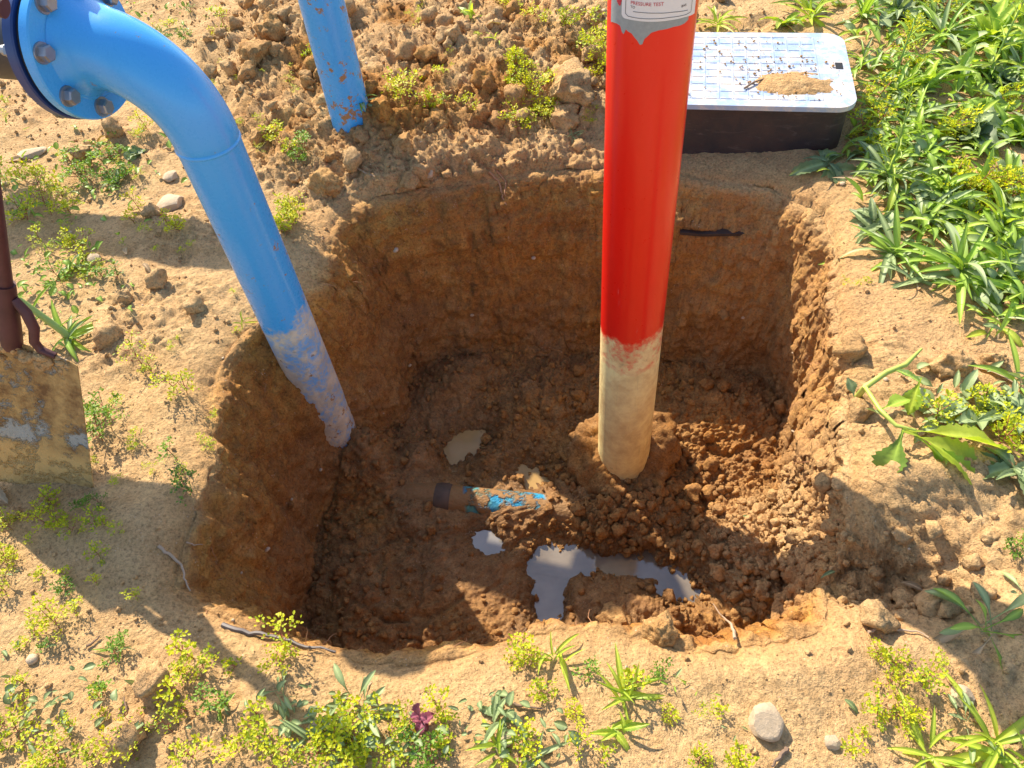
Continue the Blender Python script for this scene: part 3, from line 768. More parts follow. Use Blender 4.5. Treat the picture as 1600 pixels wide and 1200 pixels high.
near_ = sstep(5, 3, P1[..., 1])
patchy = A(sstep(-.05, .35, fbm(Pf, 5, 3, 140)))
scatter('soil_crumbs', None, 9500, vis * near_ * gr * (.2 + 1.2 * cloddy + .6 * patchy * (1 - rim_smooth)), .004, .016, 2, 300, 3)
scatter('soil_crumbs', None, 1300, vis * near_ * gr * (cloddy ** 1.5 + .02), .010, .08, 3, 330, 4.0)
scatter('soil_crumbs', None, 4600, (1 - g(790, 785, FLOOR, .13, .06)) * low * floor_clod * fl + rub * 1.5, .003, .026, 2, 360, 3.2)
scatter('soil_crumbs', None, 300, (low * floor_clod * .8 + rub * 2.0), .015, .055, 3, 390, 3)
scatter('soil_crumbs', None, 18000, vis * near_ * (gr * (.3 + patchy) + wl * .6 + rub + low * .3), .002, .006, 1, 420, 2)
scatter('soil_crumbs', None, 450, g(990, 775, FLOOR, .15, .145) * low * (1 - g(976, 745, -.6, .085)), .01, .04, 3, 450, 2)
scatter('sand_on_lid', None, 10, low, .01, .02, 1, 1, 2).name = 'tmp_sand'
bpy.data.objects.remove(bpy.data.objects['tmp_sand'])

# sand pile and grit on the lid
def lid_pt(px, py):
    p = at(px, py, .1795); return p
sp = lid_pt(1240, 131); bm = bmesh.new(); NS = 44
gridv = {}
axu = Vector((math.cos(math.radians(-14.4)), math.sin(math.radians(-14.4)), 0)); axv = Vector((-axu.y, axu.x, 0))
for i in range(NS + 1):
    for j in range(NS + 1):
        u, v = (i / NS - .5) * 2, (j / NS - .5) * 2
        rr_ = math.hypot(u, v); a = math.atan2(v, u)
        q_ = np.array([[u * 1.0, v * 1.0, .3]]); nz = float(fbm(q_, 2.4, 4, 5)[0]); nz2 = float(fbm(q_, 9, 3, 6)[0])
        h_ = .026 * (1 - rr_ / (.78 + .35 * nz)) + .004 * nz2
        P_ = sp + axu * u * .17 + axv * v * .095; P_.z = .1755 + max(-.004, min(h_, .02))
        gridv[i, j] = bm.verts.new(P_)
for i in range(NS):
    for j in range(NS): bm.faces.new((gridv[i, j], gridv[i + 1, j], gridv[i + 1, j + 1], gridv[i, j + 1]))
M_SAND = soil_material('sand', False, .12)
bm_obj('sand_pile', bm, M_SAND, kind='stuff')
bmg = bmesh.new()
for k in range(620):
    u, v = rnd.uniform(-.32, .32), rnd.uniform(-.2, .21)
    if k % 3 == 1: u = rnd.gauss(-.02, .13); v = rnd.gauss(.06, .07)
    if k % 3 == 2: u = rnd.gauss(.13, .09); v = rnd.gauss(-.05, .055)
    if abs(u) > .325 or abs(v) > .215: continue
    p = BOXM @ Vector((u, v, .180)); r_ = .0008 + .0050 * rnd.random() ** 5
    m_ = Matrix.Translation(p + Vector((0, 0, r_ * .5))) @ Matrix.Rotation(rnd.random() * 6, 4, 'Z') @ Matrix.Diagonal((r_, r_ * rnd.uniform(.6, 1), r_ * .7, 1))
    bmesh.ops.create_icosphere(bmg, subdivisions=1, radius=1, matrix=m_)
bm_obj('grit_on_lid', bmg, M_CLOD, smooth=False, kind='stuff')

# ------------------------------------------------------------------ spade
M_BLADE = M('muddy_spade_steel'); _c = M_BLADE.coord()
_sx = M_BLADE.new('ShaderNodeSeparateXYZ'); M_BLADE.l(_c, _sx.inputs[0]); _z = _sx.outputs[2]
_n = M_BLADE.noise(8, 6, .7, _c); _n2 = M_BLADE.noise(30, 5, .7, _c)
_mud = M_BLADE.ramp(M_BLADE.math('ADD', _n, M_BLADE.math('MULTIPLY', _z, .12)), [(.46, 0.), (.53, 1.)])
_mc = M_BLADE.mix(M_BLADE.ramp(M_BLADE.noise(14, 6, .75, _c), [(.38, 0.), (.6, 1.)]), (.20, .095, .028), (.55, .34, .12))
_st = M_BLADE.mix(M_BLADE.noise(20, 4, .6, _c), (.25, .26, .24), (.48, .47, .42))
_low = M_BLADE.ramp(_z, [(.13, 1.), (.165, 0.)])
_cl = M_BLADE.mix(_mud, _st, _mc); _cl = M_BLADE.mix(_low, _cl, M_BLADE.mix(_n2, (.58, .33, .10), (.74, .46, .17)))
M_BLADE.set(Base_Color=_cl, Roughness=M_BLADE.ramp(_mud, [(0, .35), (1, .85)]), Normal=M_BLADE.bump(M_BLADE.math('ADD', _mud, M_BLADE.noise(25, 6, .75, _c)), .010, 1.0))
M_SHAFT = plain('rusty_dark_red_steel', (.09, .03, .032), .5, .2, var=.5, scale=25)
B0 = at(45, 757, 0); B0.z = -.01
Tp = None
for t_ in np.linspace(.8, 3, 400):
    q = O + ROT @ Vector(((-28 - 800) / F, -(190 - 600) / F, -1)) * t_
    if abs(q.y - (B0.y + .16)) < .008: Tp = q
axS = (Tp - B0).normalized(); side = Vector((1, -.10, 0)); side = (side - axS * side.dot(axS)).normalized(); nrmS = axS.cross(side)
if nrmS.dot(O - B0) > 0: pass
else: nrmS = -nrmS
SM = Matrix((side, -nrmS, axS)).transposed().to_4x4(); SM.translation = B0      # local x side, y away, z up the shaft
spade = thing('spade', 'muddy square-bladed spade standing upright at the left of the pit', 'spade'); spade.matrix_world = SM
BH = .44; bm = bmesh.new(); nx, nz_ = 16, 20; fr, bk = {}, {}
for i in range(nx + 1):
    for j in range(nz_ + 1):
        u = i / nx * 2 - 1; z = j / nz_ * BH; hw = .158 - .020 * (j / nz_) ; y = .014 * u * u * -1
        zz = z - (.012 * abs(u) ** 3 if j == nz_ else 0)
        fr[i, j] = bm.verts.new((u * hw, y, zz)); bk[i, j] = bm.verts.new((u * hw, y + .003, zz))
for i in range(nx):
    for j in range(nz_):
        bm.faces.new((fr[i, j], fr[i + 1, j], fr[i + 1, j + 1], fr[i, j + 1])); bm.faces.new((bk[i, j], bk[i, j + 1], bk[i + 1, j + 1], bk[i + 1, j]))
for i in range(nx):
    bm.faces.new((fr[i, 0], bk[i, 0], bk[i + 1, 0], fr[i + 1, 0])); bm.faces.new((fr[i, nz_], fr[i + 1, nz_], bk[i + 1, nz_], bk[i, nz_]))
for j in range(nz_):
    bm.faces.new((fr[0, j], fr[0, j + 1], bk[0, j + 1], bk[0, j])); bm.faces.new((fr[nx, j], bk[nx, j], bk[nx, j + 1], fr[nx, j + 1]))
bl = bm_obj('blade', bm, M_BLADE.m, spade)
bm = bmesh.new(); tube(bm, [(0, .003, 0.428), (0, .001, 0.436), (0, 0, 0.465), (0, 0, 0.585)], [.019, .021, .022, .021], 20); bm_obj('socket', bm, M_SHAFT, spade)
bm = bmesh.new(); tube(bm, [(0, 0, 0.565), (0, 0, 1.125)], .0165, 20); bm_obj('shaft', bm, M_SHAFT, spade)
bm = bmesh.new(); tube(bm, [(-.06, 0, 1.125), (.06, 0, 1.125)], .016, 16); bm_obj('handle', bm, M_SHAFT, spade)
bm = bmesh.new()
tube(bm, [(.018, -.003, 0.555), (.040, -.005, 0.530), (.053, -.006, 0.495), (.050, -.006, 0.460), (.062, -.006, 0.442), (.092, -.008, 0.437)], [.009, .011, .011, .010, .009, .007], 12)
bm_obj('foot_tread', bm, M_SHAFT, spade)
bm = bmesh.new()
tube(bm, [(-.018, -.003, 0.555), (-.040, -.005, 0.530), (-.053, -.006, 0.495), (-.050, -.006, 0.460), (-.062, -.006, 0.442), (-.092, -.008, 0.437)], [.009, .011, .011, .010, .009, .007], 12)
bm_obj('foot_tread', bm, M_SHAFT, spade)
VM = []
for k in range(26):          # dried mud stuck to the shoulder of the blade
    V2, Fc = lump_mesh('c', 2, 60 + k, None); r_ = rnd.uniform(.006, .017)
    VM.append((V2 * r_ + np.array([rnd.uniform(-.12, .12), -.004, BH + rnd.uniform(-.035, .002) - .01]), Fc))
base = 0; vv, ff = [], []
for a_, b_ in VM: vv.append(a_); ff.append(b_ + base); base += len(a_)
link('caked_mud', mesh_np('caked_mud', np.concatenate(vv), np.concatenate(ff), M_CLOD_DRY), spade)

# ------------------------------------------------------------------ mud collar round the pole's foot
NU, NV = 120, 40; cv = np.zeros((NU, NV, 3))
for i in range(NU):
    a = 2 * PI * i / NU; sa = math.sin(a); R0 = .108 + .012 * math.sin(3 * a); zc = -.625 + .045 * sa + (.03 if math.cos(a) > .3 else 0) * abs(math.cos(a)); mr = .052 + .012 * math.sin(2 * a + 1)
    for j in range(NV):
        b = 2 * PI * j / NV; cv[i, j] = (PX + (R0 + mr * 1.1 * math.cos(b)) * math.cos(a), PY + (R0 + mr * 1.1 * math.cos(b)) * sa, zc + mr * math.sin(b))
cvf = cv.reshape(-1, 3); ctr_ = np.repeat(cv.mean(1), NV, 0); nn_ = cvf - ctr_; nn_ /= np.linalg.norm(nn_, axis=1, keepdims=True)
a1, _ = worley(cvf, 26, 61); a2, _ = worley(cvf, 60, 62)
cvf = cvf + nn_ * (.034 * (.6 - a1) + .016 * (.6 - a2) + .024 * fbm(cvf, 14, 4, 63))[:, None]
qi = np.arange(NU)[:, None] * NV; qi2 = (np.arange(NU)[:, None] + 1) % NU * NV; qj = np.arange(NV)[None]; qj2 = (qj + 1) % NV
Qc = np.stack([qi + qj, qi2 + qj, qi2 + qj2, qi + qj2], 2).reshape(-1, 4)
link('mud_clump', mesh_np('mud_clump', cvf, Qc, soil_material('wet_mud', False, 2.0)), label='lumpy collar of wet mud gripping the foot of the red standpipe', category='mud')

# ------------------------------------------------------------------ buried pipe, board, hose, roots, twigs
def ray_at_z(px, py, z): return at(px, py, z)
a_ = at(672, 778, -.662); b_ = at(945, 806, -.69)
M_TEAL = M('teal_pipe_under_mud'); _g = M_TEAL.new('ShaderNodeNewGeometry').outputs['Position']
_n = M_TEAL.noise(16, 5, .65, _g); _n2 = M_TEAL.noise(7, 3, .6, _g)
_pc = M_TEAL.mix(M_TEAL.ramp(_n2, [(.45, 0.), (.55, 1.)]), (.10, .30, .26), (.01, .30, .55))
_sx = M_TEAL.new('ShaderNodeSeparateXYZ'); M_TEAL.l(_g, _sx.inputs[0])
_x0, _x1 = at(722, 780, -.6).x, at(858, 800, -.6).x
_in = M_TEAL.math('MULTIPLY', M_TEAL.ramp(M_TEAL.math('SUBTRACT', _sx.outputs[0], _x0 - .0), [(0., 0.), (.012, 1.)]), M_TEAL.ramp(M_TEAL.math('SUBTRACT', _x1, _sx.outputs[0]), [(0., 0.), (.012, 1.)]))
_cover = M_TEAL.math('MAXIMUM', M_TEAL.ramp(_n, [(.46, 0.), (.54, 1.)]), M_TEAL.math('SUBTRACT', 1., _in))
_c = M_TEAL.mix(_cover, _pc, M_TEAL.mix(_n2, (.24, .115, .035), (.40, .22, .08)))
M_TEAL.set(Base_Color=_c, Roughness=.6, Normal=M_TEAL.bump(M_TEAL.math('ADD', _cover, M_TEAL.noise(50, 5, .7, _g)), .012, .9))
bp = thing('buried_water_pipe', 'teal blue water pipe half buried in mud, leading to the red standpipe', 'pipe', a_)
bm = bmesh.new(); D_ = (b_ - a_); tube(bm, [D_ * -.38 + Vector((0, 0, -.06)), D_ * -.12 + Vector((0, 0, -.008)), D_ * .0, D_ * .5, D_ * 1.25], .050, 40); bm_obj('pipe_run', bm, M_TEAL.m, bp)
bm = bmesh.new(); tube(bm, [D_ * .035, D_ * .06, D_ * .10, D_ * .125], [.051, .0545, .0545, .051], 40); bm_obj('coupling', bm, plain('muddy_coupling', (.11, .070, .045), .7, var=.6, scale=30), bp)

M_WOOD = plain('dark_wet_board', (.045, .028, .022), .7, var=.4, scale=30, bumpd=.004)
p0, p1 = hit(1062, 366), hit(1168, 360)
p0.z = p1.z = (p0.z + p1.z) / 2
bd = thing('buried_board', 'thin dark board edge sticking out of the pit wall below the meter box', 'board', (p0 + p1) / 2)
bd.rotation_euler = (0, 0, math.atan2(p1.y - p0.y, p1.x - p0.x)); L2 = (p1 - p0).length / 2
bm = bmesh.new(); prism(bm, [(-L2, -.012), (-L2 * .3, -.018), (L2 * .98, -.006), (L2, .09), (-L2, .10)], -.005, .005); me_ = bpy.data.meshes.new('buried_board'); bm.to_mesh(me_); bm.free(); me_.materials.append(M_WOOD); bd.name = 'old_board'; q_ = bd; bd = link('buried_board', me_, loc=q_.location, rot=q_.rotation_euler, label=q_['label'], category='board'); bpy.data.objects.remove(q_)

M_ROOT = plain('pale_root', (.46, .33, .22), .8, var=.25); M_ROOT2 = plain('orange_root', (.42, .20, .09), .8, var=.25)
M_TWIG = plain('dry_twig', (.22, .14, .09), .8, var=.4); M_HOSE = plain('grey_plastic_hose', (.14, .11, .10), .5, var=.3)
def strand(name, label, cat, px, r, mat, lift=.004, group=None, sag=None):
    pts = [hit(*p) + Vector((0, 0, lift)) for p in px]
    out = []
    for a, b in zip(pts[:-1], pts[1:]):
        for k in range(4): out.append(a.lerp(b, k / 4) + Vector((rnd.uniform(-1, 1), rnd.uniform(-1, 1), rnd.uniform(-.5, 1))) * r * .5)
    out.append(pts[-1]); bm = bmesh.new(); n = len(out)
    tube(bm, out, [r * (1 - .65 * i / n) for i in range(n)], 7)
    o = bm_obj(name, bm, mat, label=label, category=cat)
    if group: o['group'] = group
    return o
strand('root', 'white bare root poking up from the sunlit front rim of the pit', 'root', [(1146, 1006), (1140, 985), (1126, 970), (1112, 950)], .0034, M_ROOT, .03, 'roots')
strand('root', 'forked pale root hanging down the front of the left pit wall', 'root', [(250, 856), (272, 872), (286, 884), (290, 905), (299, 925)], .004, M_ROOT, .006, 'roots')
strand('root', 'orange root dangling over the back wall below the rim', 'root', [(765, 270), (782, 290), (786, 310), (792, 322)], .005, M_ROOT2, .004, 'roots')
strand('root', 'thinner orange root beside the dangling one on the back wall', 'root', [(776, 268), (790, 285), (789, 305), (803, 330)], .0035, M_ROOT2, .004, 'roots')
strand('root', 'long thin root along the edge of the shelf right of the pit', 'root', [(1354, 990), (1380, 982), (1400, 986), (1430, 988), (1450, 998)], .003, M_ROOT, .006, 'roots')
strand('root', 'short hair root on the left pit wall above the forked root', 'root', [(292, 848), (304, 853), (318, 852)], .002, M_ROOT, .004, 'roots')
strand('hose', 'thin grey hose half sunk along the front left rim of the pit', 'hose', [(350, 978), (390, 990), (430, 996), (480, 1010), (525, 1020)], .006, M_HOSE, .004)
strand('twig', 'dark twig lying in front of the pit near the large pale stone', 'twig', [(1230, 1170), (1215, 1185), (1205, 1199)], .005, M_TWIG, .006, 'twigs')
strand('twig', 'thin brown twig right of the purple seedling', 'twig', [(803, 1101), (825, 1105), (850, 1109)], .0032, M_TWIG, .006, 'twigs')
strand('twig', 'dry curled twig on the sand at the bottom left', 'twig', [(190, 1130), (200, 1110), (196, 1090)], .003, M_TWIG, .006, 'twigs')
strand('twig', 'fallen twig on the left front rim above the yellow weeds', 'twig', [(136, 1012), (150, 1003), (158, 995)], .003, M_TWIG, .005, 'twigs')
strand('twig', 'pale straw on the mound below the straight blue pipe', 'twig', [(556, 264), (570, 272), (586, 278)], .0028, M_ROOT, .006, 'twigs')
o_ = bmesh.new(); qa, qb = at(1163, 138, .183), at(1196, 122, .183)
tube(o_, [qa, qa.lerp(qb, .4) + Vector((.004, .006, .003)), qb], [.0035, .003, .0015], 6)
bm_obj('twig', o_, M_TWIG, label='small dark twig on the meter box lid beside the sand pile', category='twig', group='twigs')
# ------------------------------------------------------------------ plants
M_SPR = leaf_material('sprig_leaves', (.24, .38, .02), (.56, .62, .02), .4, .5, young=(.80, .74, .02))
M_SPRD = leaf_material('sprig_leaves_green', (.07, .20, .03), (.20, .38, .03), .35, .5, young=(.45, .56, .03))
M_STEM = plain('red_stem', (.33, .10, .05), .6, var=.3); M_STEMG = plain('green_stem', (.22, .36, .07), .55, var=.2)
M_LONG = leaf_material('lance_leaves', (.10, .19, .035), (.34, .50, .055), .32, .42, vein=True)
M_GREY = leaf_material('greygreen_leaves', (.11, .17, .07), (.32, .40, .17), .25, .5, vein=True)
M_BRIGHT = leaf_material('bright_leaves', (.17, .32, .03), (.48, .58, .06), .42, .42, vein=True)
M_PURP = leaf_material('purple_leaves', (.16, .03, .07), (.30, .08, .13), .3, .45, vein=True)
M_DEAD = leaf_material('dead_leaves', (.25, .16, .08), (.45, .33, .19), .2, .7, vein=True)

def leaf_arrays(L=1., W=.16, droop=.8, shape='lance', teeth=0, fold=.25, nseg=10, twist=0., wav=0.):
    """leaf along +X starting at the origin, curving down"""
    V_, rb = [], []; x = z = 0.; ang = 0.
    cols = (-1, -.5, 0, .5, 1) if teeth else (-1, 0, 1)
    for i in range(nseg + 1):
        t = i / nseg
        if shape == 'lance': w_ = (math.sin(PI * min(1, t ** .8)) ** .75) * .5 + .04 * (1 - t)
        elif shape == 'spoon': w_ = (.12 + .88 * sstep(.3, .7, np.array(t)) ) * math.sqrt(max(0, 1 - max(0, (t - .62) / .38) ** 2)) * .5
        elif shape == 'oval': w_ = .5 * math.sin(PI * t ** .85) ** .6 if 0 < t < 1 else .02
        else: w_ = (.10 + .9 * sstep(.15, .6, np.array(t))) * (1 - max(0, (t - .6) / .4) ** 1.6) * .5
        w_ = float(w_) * W
        if teeth and 0 < i < nseg: w_ *= 1 + (.16 if i % 2 else -.06)
        for c_ in cols:
            y = c_ * w_; h = abs(c_) * w_ * fold * 2 + wav * W * math.sin(t * 17 + c_ * 2) * abs(c_)
            tw = twist * t
            V_.append((x - math.sin(ang) * h * -1 * 0, y * math.cos(tw) - h * math.sin(tw), z + h * math.cos(tw) + y * math.sin(tw))); rb.append(1. if c_ == 0 else 0.)
        ang = -droop * (t ** 1.2); x += math.cos(ang) * L / nseg; z += math.sin(ang) * L / nseg
    k = len(cols); Fq = [(i * k + j, i * k + j + 1, (i + 1) * k + j + 1, (i + 1) * k + j) for i in range(nseg) for j in range(k - 1)]
    return np.array(V_), np.array(Fq)[:, ::-1], np.array(rb)
_lc = {}
def leaf_mesh(kind, var, mat):
    key = (kind, var, mat.name)
    if key in _lc: return _lc[key]
    d_ = (.35, .9, 1.5, .6, 1.2)[var % 5]
    kw = dict(lance=dict(W=.115, shape='lance'), narrow=dict(W=.085, shape='lance'), broad=dict(W=.24, shape='lance', teeth=1, nseg=16, wav=.05), spoon=dict(W=.17, shape='spoon'),
              toothed=dict(W=.36, shape='wide', teeth=1, nseg=22, wav=.05), round=dict(W=.8, shape='oval', teeth=1, nseg=10, wav=.06))[kind]
    V_, Q_, rb = leaf_arrays(droop=d_, twist=(-.5, .4, .1, .6, -.2)[var % 5], **kw)
    me_ = mesh_np('leaf', V_, Q_, mat, {'rib': rb}); _lc[key] = me_; return me_

def rosette(name, label, px, py, L, n, kind, mat, elev=(5, 60), group=None, lift=0., cat='weed', stem=None, az=None, jit=.45, leafmat2=None):
    p = hit(px, py); t = thing(name, label, cat, p + Vector((0, 0, lift)), group=group); t.rotation_euler = (rnd.uniform(-.3, .3), rnd.uniform(-.3, .3), 0)
    for k in range(n):
        a = (2 * PI * k * .381966 + rnd.uniform(-.9, .9)) if az is None else math.radians(rnd.uniform(*az))
        e = math.radians(elev[0] + (elev[1] - elev[0]) * (k / max(1, n - 1)) + rnd.uniform(-18, 14))
        l_ = L * (1 - jit * rnd.random()) * (1 - .35 * (k / n))
        m_ = leafmat2 if (leafmat2 and rnd.random() < .3) else mat
        if rnd.random() < .07: m_ = M_DEAD; e = -.15
        kd = 'narrow' if kind == 'lance' and rnd.random() < .35 else kind
        o = link('leaf', leaf_mesh(kd, rnd.randrange(5), m_), t, (rnd.uniform(-.012, .012), rnd.uniform(-.012, .012), .002 + .012 * k / n), (rnd.uniform(-.3, .3), -e, a), l_)
        o.rotation_euler = (Matrix.Rotation(a, 3, 'Z') @ Matrix.Rotation(-e, 3, 'Y') @ Matrix.Rotation(rnd.uniform(-.35, .35), 3, 'X')).to_euler()
    return t

def upright(name, label, px, py, H_, n, L, kind, mat, lean=(0, 0), group=None, stemr=.004, top=None):
    """leafy upright stem"""
    p = hit(px, py); t = thing(name, label, 'weed', p, group=group)
    bm = bmesh.new(); pts = []
    for i in range(9):
        u = i / 8; pts.append(Vector((lean[0] * u * u, lean[1] * u * u, H_ * u)))
    tube(bm, pts, [stemr * (1.2 - .7 * i / 8) for i in range(9)], 8); bm_obj('stem', bm, M_STEMG, t)
    for k in range(n):
        u = .04 + .96 * (k / n) ** .9; a = 2.4 * k + rnd.uniform(-.4, .4); e = math.radians(-5 + 65 * u + rnd.uniform(-10, 10))
        l_ = L * (1.1 - .7 * u) * rnd.uniform(.75, 1.1)
        i = min(7, int(u * 8)); q = pts[i].lerp(pts[i + 1], u * 8 - i)
        o = link('leaf', leaf_mesh(kind, rnd.randrange(5), mat), t, q, None, l_)
        o.rotation_euler = (Matrix.Rotation(a, 3, 'Z') @ Matrix.Rotation(-e, 3, 'Y') @ Matrix.Rotation(rnd.uniform(-.3, .3), 3, 'X')).to_euler()
    return t

# small sprigs: stem and a cloud of little leaves
def small_leaf(P_, d_, up_, L, W):
    d_ = d_.normalized(); s_ = d_.cross(up_); s_ = s_.normalized() if s_.length > 1e-4 else d_.orthogonal().normalized(); u_ = s_.cross(d_)
    return [P_, P_ + d_ * L * .45 + s_ * W * .5 + u_ * W * .18, P_ + d_ * L * .85 + s_ * W * .33 + u_ * W * .12, P_ + d_ * L - u_ * W * .1,
            P_ + d_ * L * .85 - s_ * W * .33 + u_ * W * .12, P_ + d_ * L * .45 - s_ * W * .5 + u_ * W * .18]
def sprig_meshes(seed, h, nb, dense, spread):
    spread *= .75
    r_ = random.Random(seed); bm = bmesh.new(); LV, LF, LT = [], [], []
    def addleaf(P_, d_, L, W, tone):
        b = len(LV); LV.extend(small_leaf(P_, d_, Vector((0, 0, 1)), L, W)); LF.extend([(b, b + 1, b + 2, b + 3), (b, b + 3, b + 4, b + 5)]); LT.extend([tone] * 6)
    lean = Vector((r_.uniform(-.3, .3), r_.uniform(-.3, .3), 1)).normalized()
    top = lean * h; mainp = [Vector((0, 0, -.01)), lean * h * .5 + Vector((r_.uniform(-.05, .05) * h, r_.uniform(-.05, .05) * h, 0)), top]
    tube(bm, mainp, [.0014, .0012, .0008], 5, cap=False)
    tips = [top]
    for k in range(nb):
        a = 2 * PI * k / nb + r_.uniform(-.4, .4); s0 = lean * h * r_.uniform(.15, .75)
        e = s0 + Vector((math.cos(a) * spread * h * r_.uniform(.5, 1.1), math.sin(a) * spread * h * r_.uniform(.5, 1.1), h * r_.uniform(.1, .45)))
        tube(bm, [s0, s0.lerp(e, .5) - Vector((0, 0, .06 * h)), e], [.0011, .0010, .0007], 4, cap=False); tips.append(e)
        for q in range(3):
            P_ = s0.lerp(e, r_.uniform(.3, .9)); addleaf(P_, Vector((r_.uniform(-1, 1), r_.uniform(-1, 1), .2)), r_.uniform(.006, .010), .005, 0)
    for tip in tips:
        n = r_.randint(dense, dense + 10); R = h * .12 + .006
        for q in range(n):
            a = r_.uniform(0, 2 * PI); e = r_.uniform(-.2, 1.2); rr = R * r_.uniform(.0, 1)
            P_ = tip + Vector((math.cos(a) * rr, math.sin(a) * rr, r_.uniform(-.8, .25) * R))
            addleaf(P_, Vector((math.cos(a) * math.cos(e), math.sin(a) * math.cos(e), math.sin(e))), r_.uniform(.006, .012), r_.uniform(.005, .008), r_.random() ** 1.5)
    for q in range(8):
        P_ = lean * h * r_.uniform(.1, .9); a = r_.uniform(0, 6.28); addleaf(P_, Vector((math.cos(a), math.sin(a), .3)), .010, .005, 0)
    sm = bpy.data.meshes.new('stem'); bm.to_mesh(sm); bm.free(); sm.materials.append(M_STEM)
    LVa = np.array([v[:] for v in LV])
    fy = mesh_np('foliage', LVa, np.array(LF), M_SPR, {'tone': LT}, smooth=False); fg = mesh_np('foliage', LVa, np.array(LF), M_SPRD, {'tone': np.array(LT) * .5}, smooth=False)
    return sm, fy, fg
SP = [sprig_meshes(500 + k, (.05, .07, .09, .06, .045, .08, .10, .055)[k], (4, 5, 6, 7, 3, 5, 6, 8)[k], (6, 8, 8, 9, 6, 7, 9, 10)[k], (.7, .6, .6, .9, .8, .5, .6, 1.0)[k]) for k in range(8)]
LANDM = [(75, 640, 'muddy spade blade'), (105, 90, 'bolted blue flange'), (500, 600, 'muddy foot of the blue bend pipe'), (330, 240, 'weld seam of the blue bend pipe'), (548, 190, 'foot of the straight blue pipe'),
         (950, 120, 'upper left edge of the red standpipe'), (1196, 1130, 'largest pale stone'), (1500, 1090, 'whitish stone'), (660, 1110, 'purple seedling'), (1125, 980, 'white root'),
         (275, 895, 'forked pale root'), (268, 318, 'rounded half sunk stone'), (90, 500, 'tall stalk weed'), (1210, 60, 'far edge of the meter box'), (1320, 210, 'right side of the meter box'),
         (1483, 572, 'rough orange clod'), (1420, 690, 'big toothed leaves'), (893, 142, 'large brown clod'), (498, 1137, 'flat buff stone'), (1350, 880, 'shelf right of the pit'), (0, 1199, 'bottom left corner'),
         (190, 1110, 'dry curled twig'), (450, 1000, 'grey hose'), (835, 1105, 'thin brown twig'), (430, 55, 'tall pointed clod'), (50, 240, 'chalky slab'), (150, 1000, 'fallen left twig'), (1599, 400, 'right edge of the picture'),
         (1599, 30, 'top right corner'), (700, 30, 'top middle of the tilled soil'), (330, 720, 'left rim of the pit'), (100, 820, 'ground below the spade blade'), (340, 1070, 'front left sand'), (880, 1010, 'middle of the front rim'), (1599, 650, 'right edge below the rosettes'), (1500, 400, 'large strappy rosette'), (1540, 290, 'yellow flower heads on the bank'), (1500, 345, 'broad-leaved weed under the flower heads'), (1440, 210, 'green weed above the upright leafy stem'), (1590, 350, 'right edge beside the bright strappy weed'), (30, 400, 'spade shaft'), (820, 150, 'middle of the tilled soil'), (180, 290, 'shaded weed clump')]
ORD = ['', 'second ', 'third ', 'fourth ', 'fifth ', 'sixth ', 'seventh ', 'eighth ', 'ninth ', 'tenth ', 'eleventh ', 'twelfth ', 'thirteenth ', 'fourteenth ', 'fifteenth ', 'sixteenth ', 'seventeenth ', 'eighteenth ', 'nineteenth ', 'twentieth ']
SPR = []
def sprig(px, py, s=1., green=0, var=None):
    SPR.append((px, py, s, green, rnd.randrange(8) if var is None else var))
def cluster(px, py, rx, ry, n, s=1., green=0):
    for _ in range(n): sprig(px + rnd.gauss(0, rx * .55), py + rnd.gauss(0, ry * .55), s * rnd.uniform(.7, 1.25), green)
